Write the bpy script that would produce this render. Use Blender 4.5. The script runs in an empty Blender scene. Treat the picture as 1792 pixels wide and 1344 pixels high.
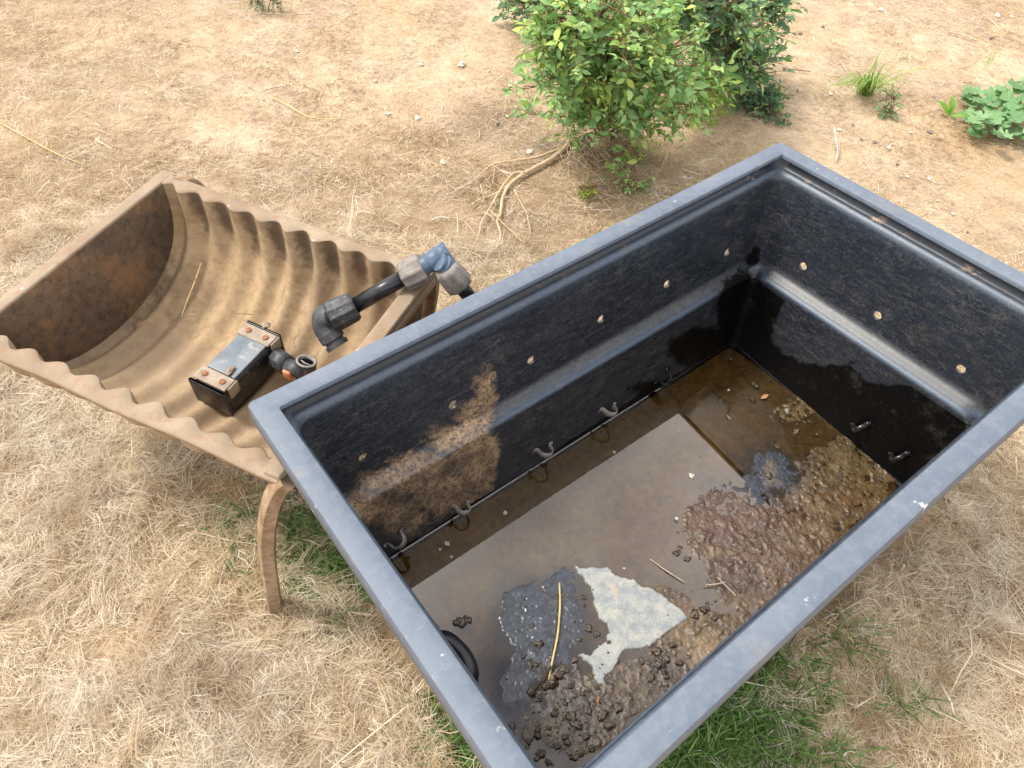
import bpy, math, random
import numpy as np
from mathutils import Matrix, Vector
random.seed(7); rng = np.random.default_rng(7)
SC = bpy.context.scene; COL = SC.collection
R = math.radians

# ------------------------------------------------------------------ camera
CAM = np.array([0.0, 0.0, 1.3585])
RT = np.array([0.996, 0.07013, 0.05536]); FW = np.array([0.0, 0.61958, -0.78493])
RT = RT - (RT @ FW) * FW; RT /= np.linalg.norm(RT); FW /= np.linalg.norm(FW); UP = np.cross(RT, FW)
F_PX = 1270.94
cd = bpy.data.cameras.new('camera'); cam = bpy.data.objects.new('camera', cd); COL.objects.link(cam)
cd.sensor_width = 36; cd.lens = 36 * F_PX / 1792; cd.clip_start = .02; cd.clip_end = 500
m = Matrix(((RT[0], UP[0], -FW[0], CAM[0]), (RT[1], UP[1], -FW[1], CAM[1]), (RT[2], UP[2], -FW[2], CAM[2]), (0, 0, 0, 1)))
cam.matrix_world = m; SC.camera = cam

# ------------------------------------------------------------------ world and sun
SUN_EL, SUN_DIR = R(57), np.array([-0.86, 0.20])          # sun stands up and to the left, beyond the trough
w = bpy.data.worlds.new('World'); SC.world = w; w.use_nodes = True
nt = w.node_tree; nt.nodes.clear()
out = nt.nodes.new('ShaderNodeOutputWorld'); bg = nt.nodes.new('ShaderNodeBackground'); bg.inputs[1].default_value = .118
sky = nt.nodes.new('ShaderNodeTexSky'); sky.sky_type = 'NISHITA'; sky.sun_disc = False
sky.sun_elevation = SUN_EL; sky.sun_rotation = math.atan2(SUN_DIR[0], SUN_DIR[1]); sky.dust_density = 2.5
tc = nt.nodes.new('ShaderNodeTexCoord'); nz = nt.nodes.new('ShaderNodeTexNoise'); nz.inputs['Scale'].default_value = 2.2; nz.inputs['Detail'].default_value = 6
cr = nt.nodes.new('ShaderNodeMapRange'); cr.inputs[1].default_value = .36; cr.inputs[2].default_value = .6
mx = nt.nodes.new('ShaderNodeMix'); mx.data_type = 'RGBA'; mx.inputs['B'].default_value = (15.5, 15.2, 15.0, 1)
nt.links.new(tc.outputs['Generated'], nz.inputs['Vector']); nt.links.new(nz.outputs[0], cr.inputs[0])
nt.links.new(cr.outputs[0], mx.inputs['Factor']); nt.links.new(sky.outputs[0], mx.inputs['A'])
nt.links.new(mx.outputs['Result'], bg.inputs[0]); nt.links.new(bg.outputs[0], out.inputs[0])
sl = bpy.data.lights.new('sun', 'SUN'); sl.energy = 2.9; sl.angle = R(13); sl.color = (1, .955, .88)
so = bpy.data.objects.new('sun', sl); COL.objects.link(so)
sd = Vector((SUN_DIR[0], SUN_DIR[1], 0)).normalized() * math.cos(SUN_EL) + Vector((0, 0, math.sin(SUN_EL)))
so.rotation_euler = sd.to_track_quat('Z', 'Y').to_euler()
SC.view_settings.view_transform = 'Standard'; SC.view_settings.look = 'None'; SC.view_settings.gamma = 1
SC.view_settings.exposure = 0.56
SC.render.engine = 'CYCLES'

# ------------------------------------------------------------------ measuring helpers (photo pixel -> place on a level plane)
def gp(px, py, z=0.0):
    d = (px - 896) * RT - (py - 672) * UP + F_PX * FW
    return CAM + (z - CAM[2]) / d[2] * d
def gpv(px, py, z):
    d = np.outer(px - 896, RT) - np.outer(py - 672, UP) + F_PX * FW
    return CAM + ((z - CAM[2]) / d[:, 2])[:, None] * d
def pj(P):
    d = np.asarray(P, float) - CAM; z = d @ FW
    return 896 + F_PX * (d @ RT) / z, 672 - F_PX * (d @ UP) / z
def on_plane(px, py, P0, n):
    d = (px - 896) * RT - (py - 672) * UP + F_PX * FW
    return CAM + ((P0 - CAM) @ n) / (d @ n) * d

# ------------------------------------------------------------------ noise
def vnoise(x, y, seed=0):
    xi = np.floor(x).astype(np.int64); yi = np.floor(y).astype(np.int64); fx = x - xi; fy = y - yi
    fx = fx * fx * (3 - 2 * fx); fy = fy * fy * (3 - 2 * fy)
    def h(a, b):
        n = (a * 374761393 + b * 668265263 + seed * 1442695041) & 0xffffffff
        n = ((n ^ (n >> 13)) * 1274126177) & 0xffffffff
        return ((n ^ (n >> 16)) & 0xffff) / 65535.0
    return (h(xi, yi) * (1 - fx) + h(xi + 1, yi) * fx) * (1 - fy) + (h(xi, yi + 1) * (1 - fx) + h(xi + 1, yi + 1) * fx) * fy
def fbm(x, y, s, oct=4, seed=0):
    v = 0; a = .5; t = 0
    for k in range(oct):
        v = v + a * vnoise(x * s + 17.3 * k, y * s - 9.1 * k, seed + k); t += a; a *= .5; s *= 2.03
    return v / t
def sstep(a, b, x):
    t = np.clip((x - a) / (b - a), 0, 1); return t * t * (3 - 2 * t)

# ------------------------------------------------------------------ object helpers
def tag(o, label=None, cat=None, group=None, kind=None):
    if label: o['label'] = label
    if cat: o['category'] = cat
    if group: o['group'] = group
    if kind: o['kind'] = kind
    return o
def empty(name, loc=(0, 0, 0), mat=None):
    o = bpy.data.objects.new(name, None); COL.objects.link(o); o.empty_display_size = .05
    if mat is not None: o.matrix_world = mat
    else: o.location = loc
    return o
def mesh_obj(name, V, F, mat=None, parent=None, smooth=True):
    V = np.asarray(V, float); me = bpy.data.meshes.new(name)
    if isinstance(F, np.ndarray):
        k = F.shape[1]; me.vertices.add(len(V)); me.vertices.foreach_set('co', V.astype(np.float32).ravel())
        me.loops.add(F.size); me.loops.foreach_set('vertex_index', F.astype(np.int32).ravel())
        me.polygons.add(len(F)); me.polygons.foreach_set('loop_start', np.arange(0, F.size, k, dtype=np.int32))
        try: me.polygons.foreach_set('loop_total', np.full(len(F), k, np.int32))
        except Exception: pass
        me.update(calc_edges=True)
    else:
        me.from_pydata([tuple(v) for v in V], [], [tuple(int(i) for i in f) for f in F]); me.update()
    me.polygons.foreach_set('use_smooth', [smooth] * len(me.polygons))
    if mat: me.materials.append(mat)
    o = bpy.data.objects.new(name, me); COL.objects.link(o)
    if parent is not None: o.parent = parent
    return o
def set_attr(o, name, arr):
    a = o.data.attributes.new(name, 'FLOAT_COLOR', 'POINT')
    c = np.ones((len(o.data.vertices), 4), np.float32); c[:, :arr.shape[1]] = arr; a.data.foreach_set('color', c.ravel())
class MB:                                                   # collects shapes for ONE mesh
    def __init__(s): s.V = []; s.F = []; s.n = 0
    def add(s, V, F):
        V = np.asarray(V, float); s.V.append(V); s.F += [tuple(i + s.n for i in f) for f in F]; s.n += len(V); return s
    def box(s, c, sz, rot=None, bev=0):
        hx, hy, hz = np.array(sz) / 2; b = min(bev, hx * .9, hy * .9, hz * .9)
        if b <= 0:
            V = [(x, y, z) for x in (-hx, hx) for y in (-hy, hy) for z in (-hz, hz)]
            F = [(0, 1, 3, 2), (4, 6, 7, 5), (0, 4, 5, 1), (2, 3, 7, 6), (0, 2, 6, 4), (1, 5, 7, 3)]
        else:
            V = []; F = []; ring = []
            lev = [(-hz, b), (-hz + b * .3, b * .3), (-hz + b, 0), (hz - b, 0), (hz - b * .3, b * .3), (hz, b)]
            for z, ins in lev:
                x_, y_ = hx - ins, hy - ins; cbv = b
                pts = []
                for (sx, sy, a0) in ((1, 1, 0), (-1, 1, 90), (-1, -1, 180), (1, -1, 270)):
                    for a in (0, 45, 90):
                        t = R(a0 + a); pts.append((sx * (x_ - cbv) + cbv * math.cos(t), sy * (y_ - cbv) + cbv * math.sin(t), z))
                ring.append(len(V)); V += pts
            k = 12
            for i in range(5):
                for j in range(k): F.append((ring[i] + j, ring[i] + (j + 1) % k, ring[i + 1] + (j + 1) % k, ring[i + 1] + j))
            F.append(tuple(reversed(range(ring[0], ring[0] + k)))); F.append(tuple(range(ring[5], ring[5] + k)))
        V = np.array(V)
        if rot is not None: V = V @ np.asarray(rot).T
        return s.add(V + np.array(c), F)
    def tube(s, P, rad, n=12, caps=True, sec=None, ridges=0, ridge_h=0):
        P = np.asarray(P, float); N = len(P); rad = np.full(N, rad) if np.isscalar(rad) else np.asarray(rad)
        T = np.gradient(P, axis=0); T /= np.linalg.norm(T, axis=1)[:, None] + 1e-12
        u = np.cross(T[0], [0, 0, 1]); u = u if np.linalg.norm(u) > .1 else np.cross(T[0], [1, 0, 0]); u /= np.linalg.norm(u)
        V = []; a = np.arange(n) * 2 * math.pi / n
        for i in range(N):
            u = u - (u @ T[i]) * T[i]; u /= np.linalg.norm(u); v = np.cross(T[i], u)
            if sec is None:
                rr = rad[i] * np.ones(n)
                if ridges: rr = rr + ridge_h * (np.cos(a * ridges) > .55)
                cs, sn = np.cos(a) * rr, np.sin(a) * rr
            else: cs, sn = np.array(sec)[:, 0] * rad[i], np.array(sec)[:, 1] * rad[i]
            V.append(P[i] + np.outer(cs, u) + np.outer(sn, v))
        n_ = len(V[0]); V = np.concatenate(V)
        F = [(i * n_ + j, i * n_ + (j + 1) % n_, (i + 1) * n_ + (j + 1) % n_, (i + 1) * n_ + j) for i in range(N - 1) for j in range(n_)]
        if caps: F.append(tuple(reversed(range(n_)))); F.append(tuple(range((N - 1) * n_, N * n_)))
        return s.add(V, F)
    def blob(s, c, r, seed=0, lump=.3, n=8, sq=(1, 1, 1)):
        V = []; F = []; rg = random.Random(seed); ph = [rg.uniform(0, 6.28) for _ in range(6)]
        V.append((0, 0, 1))
        for i in range(1, n):
            for j in range(2 * n):
                t = math.pi * i / n; p = math.pi * j / n
                V.append((math.sin(t) * math.cos(p), math.sin(t) * math.sin(p), math.cos(t)))
        V.append((0, 0, -1)); k = 2 * n
        for j in range(k): F.append((0, 1 + j, 1 + (j + 1) % k)); F.append((len(V) - 1, 1 + (n - 2) * k + (j + 1) % k, 1 + (n - 2) * k + j))
        for i in range(n - 2):
            for j in range(k): F.append((1 + i * k + j, 1 + (i + 1) * k + j, 1 + (i + 1) * k + (j + 1) % k, 1 + i * k + (j + 1) % k))
        V = np.array(V)
        d = 1 + lump * (np.sin(V[:, 0] * 3.1 + ph[0]) * np.sin(V[:, 1] * 3.7 + ph[1]) + .6 * np.sin(V[:, 2] * 5.3 + ph[2] + V[:, 0] * 4) + .4 * np.sin(V[:, 1] * 8 + ph[3]) * np.sin(V[:, 0] * 7 + ph[4]))
        return s.add(V * d[:, None] * r * np.array(sq) + np.array(c), F)
    def build(s, name, mat, parent=None, smooth=True):
        return mesh_obj(name, np.concatenate(s.V), s.F, mat, parent, smooth)
def catmull(P, k=6):
    P = np.asarray(P, float); Q = np.vstack([2 * P[0] - P[1], P, 2 * P[-1] - P[-2]]); o = []
    for i in range(1, len(Q) - 2):
        for t in np.arange(k) / k:
            a, b, c, d = Q[i - 1:i + 3]; o.append(.5 * ((2 * b) + (-a + c) * t + (2 * a - 5 * b + 4 * c - d) * t * t + (-a + 3 * b - 3 * c + d) * t ** 3))
    o.append(P[-1]); return np.array(o)
def autosmooth(o, deg=35):
    me = o.data; me.update()
    try: me.set_sharp_from_angle(angle=R(deg))
    except Exception: pass

# ------------------------------------------------------------------ materials
class M_:
    def __init__(s, name):
        s.m = bpy.data.materials.new(name); s.m.use_nodes = True; s.t = s.m.node_tree; s.t.nodes.clear()
        s.o = s.t.nodes.new('ShaderNodeOutputMaterial'); s.tc = s.t.nodes.new('ShaderNodeTexCoord')
    def n(s, kind, **kw):
        x = s.t.nodes.new(kind)
        for k, v in kw.items(): setattr(x, k, v)
        return x
    def l(s, a, b): s.t.links.new(a, b)
    def put(s, sock, v):
        if isinstance(v, bpy.types.NodeSocket): s.l(v, sock)
        elif isinstance(v, (tuple, list)) and len(v) == 3 and sock.type == 'RGBA': sock.default_value = (*v, 1)
        else: sock.default_value = v
    def noise(s, scale, detail=4, rough=.55, dist=0, vec=None, stretch=None):
        x = s.n('ShaderNodeTexNoise'); x.inputs['Scale'].default_value = scale; x.inputs['Detail'].default_value = detail
        x.inputs['Roughness'].default_value = rough; x.inputs['Distortion'].default_value = dist
        v = vec or s.tc.outputs['Object']
        if stretch:
            mp = s.n('ShaderNodeMapping'); mp.inputs['Scale'].default_value = stretch; s.l(v, mp.inputs[0]); v = mp.outputs[0]
        s.l(v, x.inputs['Vector']); return x.outputs[0]
    def vor(s, scale, feature='F1', out='Distance'):
        x = s.n('ShaderNodeTexVoronoi', feature=feature); x.inputs['Scale'].default_value = scale; s.l(s.tc.outputs['Object'], x.inputs['Vector']); return x.outputs[out]
    def rng(s, v, a, b, c=0, d=1):
        x = s.n('ShaderNodeMapRange'); s.l(v, x.inputs[0]); x.inputs[1].default_value = a; x.inputs[2].default_value = b; x.inputs[3].default_value = c; x.inputs[4].default_value = d; return x.outputs[0]
    def math(s, op, a, b=0.0):
        x = s.n('ShaderNodeMath', operation=op); s.put(x.inputs[0], a); s.put(x.inputs[1], b); return x.outputs[0]
    def mix(s, f, a, b, mode='MIX'):
        x = s.n('ShaderNodeMix', data_type='RGBA', blend_type=mode); s.put(x.inputs['Factor'], f); s.put(x.inputs['A'], a); s.put(x.inputs['B'], b); return x.outputs['Result']
    def ramp(s, v, stops):
        x = s.n('ShaderNodeValToRGB'); s.l(v, x.inputs[0]); e = x.color_ramp.elements
        while len(e) < len(stops): e.new(.5)
        for i, (p, c) in enumerate(stops): e[i].position = p; e[i].color = (*c, 1)
        return x.outputs[0]
    def attr(s, name):
        x = s.n('ShaderNodeAttribute', attribute_name=name); sp = s.n('ShaderNodeSeparateColor'); s.l(x.outputs['Color'], sp.inputs[0]); return x, sp
    def island(s): return s.n('ShaderNodeNewGeometry').outputs['Random Per Island']
    def fin(s, col, rough=.8, bump=None, bs=.3, bd=.002, spec=.5, trans=None, metal=0):
        p = s.n('ShaderNodeBsdfPrincipled'); s.put(p.inputs['Base Color'], col); s.put(p.inputs['Roughness'], rough); s.put(p.inputs['Metallic'], metal)
        s.put(p.inputs['Specular IOR Level'], spec)
        if bump is not None:
            b = s.n('ShaderNodeBump'); b.inputs['Strength'].default_value = bs; b.inputs['Distance'].default_value = bd; s.l(bump, b.inputs['Height']); s.l(b.outputs[0], p.inputs['Normal'])
        sh = p.outputs[0]
        if trans is not None:
            t = s.n('ShaderNodeBsdfTranslucent'); s.put(t.inputs[0], trans); a = s.n('ShaderNodeMixShader'); a.inputs[0].default_value = .3
            s.l(sh, a.inputs[1]); s.l(t.outputs[0], a.inputs[2]); sh = a.outputs[0]
        s.l(sh, s.o.inputs[0]); return s.m

def mat_ground():
    k = M_('bare_earth'); a = k.noise(1.6, 5, .6); b = k.noise(11, 6, .65); c = k.noise(70, 5, .7); d = k.noise(330, 3, .7)
    col = k.ramp(a, [(.3, (.45, .32, .195)), (.5, (.56, .425, .28)), (.7, (.65, .52, .37))])
    col = k.mix(k.rng(b, .38, .72, 0, .75), col, (.34, .22, .125)); col = k.mix(k.rng(c, .5, .75, 0, .65), col, (.62, .48, .33))
    col = k.mix(k.rng(d, .55, .75, 0, .5), col, (.2, .13, .075))
    col = k.mix(k.rng(k.vor(55, 'DISTANCE_TO_EDGE'), 0, .05, .35, 0), col, (.22, .13, .07))
    A, sp = k.attr('zone'); col = k.mix(k.math('MULTIPLY', sp.outputs[0], .8), col, (.23, .16, .105)); col = k.mix(k.math('MULTIPLY', sp.outputs[1], .8), col, (.47, .27, .12))
    h = k.math('ADD', k.math('MULTIPLY', b, 1.0), k.math('ADD', k.math('MULTIPLY', c, .6), k.math('MULTIPLY', d, .3)))
    col = k.mix(k.math('MULTIPLY', sp.outputs[2], k.rng(b, .3, .6, .45, .9)), col, (.20, .135, .075))
    return k.fin(col, .95, h, .9, .012, .1)
def mat_straw(name, stops, dark=.0):
    k = M_(name); r = k.island(); col = k.ramp(r, stops); n = k.noise(2.3, 3); n2 = k.noise(14, 3)
    n3 = k.noise(5, 5, .65); col = k.mix(k.rng(n, .4, .62, 0, .6), col, (.64, .58, .49)); col = k.mix(k.rng(n2, .48, .7, 0, .6), col, (.40, .27, .14)); col = k.mix(k.rng(n3, .52, .68, 0, .55), col, (.34, .235, .14))
    return k.fin(col, .7, spec=.25, trans=col)
def mat_green(name, stops, spec=.4, tr=(.2, .4, .05)):
    k = M_(name); r = k.island(); col = k.ramp(r, stops); n = k.noise(9, 2); col = k.mix(k.rng(n, .4, .65, 0, .35), col, stops[0][1])
    return k.fin(col, .5, spec=spec, trans=k.mix(.5, col, tr))
def mat_plain(name, c1, c2, rough=.7, scale=40, bs=.3, bd=.001, spec=.4, metal=0, fleck=None):
    k = M_(name); a = k.noise(scale, 5, .65); col = k.mix(k.rng(a, .35, .65), c1, c2)
    if fleck: col = k.mix(k.rng(k.noise(scale * 3, 3, .7), .6, .68, 0, .8), col, fleck)
    return k.fin(col, rough, a, bs, bd, spec, metal=metal)
def mat_rim():
    k = M_('weathered_rim_plastic'); a = k.noise(5, 6, .65); b = k.noise(60, 5, .7); c = k.noise(260, 3, .7)
    col = k.mix(k.rng(a, .3, .7), (.085, .106, .138), (.125, .148, .182)); col = k.mix(k.rng(b, .45, .75, 0, .5), col, (.19, .21, .235))
    col = k.mix(k.rng(c, .6, .75, 0, .35), col, (.08, .09, .11))
    sp = k.math('MULTIPLY', k.rng(k.noise(34, 4, .6), .66, .71), k.rng(k.noise(6, 2), .48, .6)); col = k.mix(sp, col, (.55, .54, .48))
    sc = k.rng(k.noise(24, 3, .6, 1.5, stretch=(1, 9, 1)), .70, .74, 0, .3); col = k.mix(sc, col, (.3, .33, .36))
    sc2 = k.rng(k.noise(24, 3, .6, 1.5, stretch=(9, 1.3, 1)), .7, .74, 0, .25); col = k.mix(sc2, col, (.3, .33, .36))
    col = k.mix(k.rng(k.noise(9, 3), .6, .75, 0, .35), col, (.3, .24, .17))
    return k.fin(col, k.rng(b, .3, .7, .45, .7), k.math('ADD', b, k.math('MULTIPLY', c, .4)), .25, .0015, .35)
def mat_basin():                                              # masks: R clay, G wet and ledge notch black, B dry dust
    k = M_('black_tub_plastic'); A, sp = k.attr('stain'); a = k.noise(7, 6, .65, .5); b = k.noise(95, 7, .8, 1.6); c = k.noise(420, 3, .75); s1 = k.noise(13, 6, .75, 2.2, stretch=(1, 1, 3.6))
    col = k.mix(k.rng(a, .3, .7), (.0075, .0105, .018), (.015, .020, .031))
    fib = k.rng(b, .44, .72); dust = k.math('MULTIPLY', k.math('MULTIPLY', fib, k.rng(s1, .38, .6)), sp.outputs[2])
    col = k.mix(k.math('MULTIPLY', dust, .6), col, (.17, .165, .16))
    col = k.mix(k.math('MULTIPLY', k.rng(c, .58, .68), k.math('MULTIPLY', sp.outputs[2], .35)), col, (.20, .19, .17))
    cl = k.rng(k.math('ADD', sp.outputs[0], k.math('MULTIPLY', k.math('SUBTRACT', k.noise(42, 6, .7, .8),   .5), 1.5)), .30, .66)
    clc = k.mix(k.rng(k.noise(16, 5, .7), .38, .6), (.22, .135, .08), (.60, .40, .22)); clc = k.mix(k.rng(k.noise(150, 4, .75, .8), .47, .6, 0, .8), clc, (.028, .026, .03)); col = k.mix(k.math('MULTIPLY', cl, .9), col, clc)
    G_, gp_ = k.attr('dust_and_highlight'); col = k.mix(k.math('MULTIPLY', gp_.outputs[0], k.rng(b, .3, .6, .55, 1)), col, (.10, .122, .15)); col = k.mix(k.math('MULTIPLY', gp_.outputs[1], k.rng(b, .35, .6, .35, .8)), col, (.10, .10, .098))
    col = k.mix(k.math('MULTIPLY', gp_.outputs[2], k.rng(b, .3, .6, .5, .9)), col, (.085, .115, .155))  # blue-grey tint stands in for the highlight on crest and nose
    wet = k.rng(k.math('ADD', sp.outputs[1], k.math('MULTIPLY', k.math('SUBTRACT', k.noise(45, 7, .7), .5), .9)), .42, .58)
    col = k.mix(wet, col, (.0028, .0028, .003)); col = k.mix(k.math('MULTIPLY', wet, k.rng(c, .66, .72, 0, .7)), col, (.3, .22, .13))
    bl = k.math('MULTIPLY', k.math('MULTIPLY', k.rng(k.noise(13, 5, .7), .56, .68), k.rng(k.noise(260, 4, .8, 1), .45, .58)), sp.outputs[2]); col = k.mix(k.math('MULTIPLY', bl, .55), col, (.2, .175, .13))
    sm = k.math('MULTIPLY', k.math('MULTIPLY', k.rng(k.noise(8, 7, .75, 3.5, stretch=(1, 1, 4.5)), .52, .6), k.rng(k.noise(190, 4, .8), .42, .6)), sp.outputs[2]); col = k.mix(k.math('MULTIPLY', sm, k.math('SUBTRACT', .5, k.math('MULTIPLY', wet, .5))), col, (.17, .165, .155))
    scr = k.math('MULTIPLY', k.rng(k.noise(19, 4, .55, 3, stretch=(1, 1, 7)), .71, .725), .35); col = k.mix(scr, col, (.2, .2, .19))
    ro = k.mix(wet, k.rng(b, .3, .7, .28, .55), (.42, .42, .42))
    return k.fin(col, ro, k.math('ADD', b, k.math('MULTIPLY', c, .6)), .22, .0015, k.math('SUBTRACT', .5, k.math('MULTIPLY', wet, .34)))
def mat_mud():
    k = M_('wet_mud'); A, sp = k.attr('mudcol'); B, bp = k.attr('mudmask'); a = k.noise(60, 6, .7); b = k.noise(260, 4, .7)
    f = k.mix(k.rng(a, .3, .72), (.55, .52, .5), (1.35, 1.35, 1.35)); col = k.mix(1.0, A.outputs['Color'], f, 'MULTIPLY')
    dry = bp.outputs[0]; dc = k.mix(k.rng(k.noise(45, 7, .8), .40, .62), (.23, .255, .275), (.42, .41, .36)); dc = k.mix(k.rng(b, .45, .62, 0, .35), dc, (.15, .17, .19)); dc = k.mix(k.rng(k.noise(19, 4), .62, .72, 0, .7), dc, (.5, .37, .23)); col = k.mix(dry, col, dc)
    col = k.mix(k.math('MULTIPLY', k.rng(b, .7, .76, 0, .6), bp.outputs[1]), col, (.4, .36, .27))
    ro = k.mix(dry, k.rng(a, .3, .7, .10, .32), (.95, .95, .95))
    p = k.n('ShaderNodeBsdfPrincipled'); k.put(p.inputs['Base Color'], col); k.put(p.inputs['Roughness'], ro); k.l(k.rng(bp.outputs[2], 0, 1, .02, .62), p.inputs['Specular IOR Level'])
    bu = k.n('ShaderNodeBump'); bu.inputs['Distance'].default_value = .003; k.l(k.math('ADD', a, k.math('MULTIPLY', b, .4)), bu.inputs['Height']); k.l(k.rng(bp.outputs[1], 0, 1, .12, .8), bu.inputs['Strength']); k.l(bu.outputs[0], p.inputs['Normal'])
    k.l(p.outputs[0], k.o.inputs[0]); return k.m
def mat_water():
    k = M_('murky_water'); t = k.n('ShaderNodeBsdfTransparent'); t.inputs[0].default_value = (.90, .80, .60, 1); g = k.n('ShaderNodeBsdfGlossy'); g.inputs['Roughness'].default_value = .012; g.inputs[0].default_value = (1, .94, .88, 1)
    f = k.n('ShaderNodeFresnel'); f.inputs[0].default_value = 1.92; bu = k.n('ShaderNodeBump'); bu.inputs['Strength'].default_value = .05; bu.inputs['Distance'].default_value = .001
    k.l(k.noise(9, 3), bu.inputs['Height']); k.l(bu.outputs[0], g.inputs['Normal']); x = k.n('ShaderNodeMixShader'); k.l(f.outputs[0], x.inputs[0]); k.l(t.outputs[0], x.inputs[1]); k.l(g.outputs[0], x.inputs[2]); k.l(x.outputs[0], k.o.inputs[0]); return k.m
def mat_trough(rim=False, end=False):
    k = M_('trough_rim' if rim else ('trough_end' if end else 'trough_basin')); A, sp = k.attr('stain'); a = k.noise(6, 6, .65, .4); b = k.noise(55, 6, .7); c = k.noise(300, 3, .75)
    if rim:
        col = k.mix(k.rng(a, .35, .65), (.225, .165, .108), (.32, .25, .178)); col = k.mix(k.rng(b, .5, .68, 0, .7), col, (.27, .15, .09)); col = k.mix(k.rng(k.noise(30, 5, .65), .65, .72, 0, .8), col, (.42, .44, .44)); col = k.mix(k.rng(c, .6, .7, 0, .5), col, (.17, .09, .05))
    elif end:
        col = k.mix(k.rng(a, .3, .7), (.085, .064, .045), (.19, .125, .08)); col = k.mix(k.rng(b, .45, .65, 0, .7), col, (.05, .036, .028)); col = k.mix(k.rng(k.noise(9, 6, .75), .5, .66, 0, .75), col, (.26, .135, .06)); col = k.mix(k.rng(c, .6, .7, 0, .45), col, (.3, .23, .15))
    else:
        col = k.mix(k.rng(a, .35, .65), (.36, .25, .135), (.44, .33, .20)); col = k.mix(k.rng(b, .46, .68, 0, .7), col, (.22, .14, .08)); col = k.mix(k.rng(k.noise(4.5, 6, .7), .42, .62, 0, .65), col, (.20, .135, .085)); col = k.mix(k.rng(c, .6, .7, 0, .5), col, (.16, .1, .06))
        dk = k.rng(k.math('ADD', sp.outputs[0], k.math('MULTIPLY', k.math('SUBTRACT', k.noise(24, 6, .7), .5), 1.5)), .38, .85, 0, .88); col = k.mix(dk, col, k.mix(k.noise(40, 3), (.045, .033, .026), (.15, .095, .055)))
        col = k.mix(k.rng(k.math('ADD', sp.outputs[1], k.math('MULTIPLY', k.math('SUBTRACT', b, .5), .8)), .4, .9, 0, .6), col, (.3, .22, .15))
    return k.fin(col, .85, k.math('ADD', b, k.math('MULTIPLY', c, .5)), .4, .0015, .2)

MG = mat_ground()
STRAW = mat_straw('dry_straw', [(0, (.30, .20, .11)), (.15, (.52, .38, .21)), (.5, (.72, .58, .38)), (.82, (.82, .72, .54)), (1, (.90, .85, .73))])
GRASS = mat_green('green_blades', [(0, (.05, .10, .02)), (.5, (.09, .19, .035)), (1, (.2, .32, .07))])
LEAF_L = mat_green('light_leaves', [(0, (.16, .31, .11)), (.45, (.29, .49, .18)), (.8, (.42, .62, .25)), (.95, (.50, .64, .16)), (1, (.5, .52, .1))])
LEAF_D = mat_green('dark_leaves', [(0, (.06, .12, .07)), (.6, (.12, .22, .12)), (.92, (.15, .27, .13)), (1, (.34, .44, .09))])
LEAF_M = mat_green('mallow_leaves', [(0, (.12, .23, .09)), (.6, (.20, .36, .15)), (1, (.30, .46, .22))])
BARK = mat_plain('bark', (.2, .13, .08), (.36, .26, .16), .9, 60, .6)
BARK_R = mat_plain('red_twig', (.12, .045, .03), (.2, .09, .05), .7, 60)
ROOTM = mat_plain('pale_root', (.42, .3, .18), (.56, .43, .28), .85, 50, .5)
STONE = mat_plain('chalky_stone', (.5, .45, .37), (.66, .62, .54), .9, 60, .6)
STONE_D = mat_plain('grey_stone', (.16, .13, .11), (.27, .22, .18), .9, 60, .6)
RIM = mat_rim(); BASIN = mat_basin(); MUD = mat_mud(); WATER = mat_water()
CLIP = mat_plain('dusty_clip_plastic', (.16, .15, .14), (.3, .28, .25), .6, 90, .4)
CLIP_B = mat_plain('black_clip_plastic', (.008, .008, .009), (.03, .028, .026), .25, 90, .4)
FIT = mat_plain('black_fitting_plastic', (.022, .025, .03), (.075, .075, .078), .5, 45, .5, fleck=(.2, .16, .12))
FITG = mat_plain('dusty_grey_nut', (.14, .125, .11), (.24, .21, .18), .65, 50, .5, fleck=(.3, .24, .18))
BLUE = mat_plain('blue_fitting_plastic', (.05, .082, .13), (.085, .125, .18), .45, 40, .3, fleck=(.2, .24, .28))
PIPE = mat_plain('black_poly_pipe', (.008, .009, .012), (.022, .022, .026), .3, 40, .2)
BOXTOP = mat_plain('faded_box_lid', (.10, .125, .15), (.2, .22, .23), .4, 14, .3, fleck=(.35, .33, .28))
BOXM = mat_plain('black_box_plastic', (.006, .006, .007), (.028, .024, .022), .35, 30, .3, fleck=(.12, .08, .05))
BRK = mat_plain('dusty_bracket', (.22, .165, .12), (.34, .28, .215), .75, 40, .5, fleck=(.3, .12, .05))
RUST = mat_plain('rusty_metal', (.19, .08, .04), (.31, .15, .08), .85, 120, .6)
LEGM = mat_plain('rusty_leg_metal', (.21, .125, .065), (.36, .26, .165), .8, 38, .5, fleck=(.2, .09, .04))
TERRA = mat_plain('terracotta_plastic', (.5, .17, .08), (.6, .25, .13), .7, 50, .4)
T_RIM, T_END, T_BAS = mat_trough(rim=True), mat_trough(end=True), mat_trough()
CLOD = mat_plain('wet_clod_mud', (.03, .02, .011), (.085, .055, .03), .2, 220, .9, .004, .8)
SHELL = mat_plain('pale_shell', (.38, .33, .26), (.55, .5, .4), .5, 200, .3)
LEAFB = mat_plain('brown_leaf_skin', (.3, .13, .05), (.42, .22, .09), .5, 100, .3)
STALK = mat_plain('golden_stalk', (.5, .33, .11), (.68, .5, .22), .5, 30, .2, fleck=(.12, .07, .03))
STALK_D = mat_plain('dull_stalk', (.34, .26, .18), (.5, .42, .32), .8, 50, .3)

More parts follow.
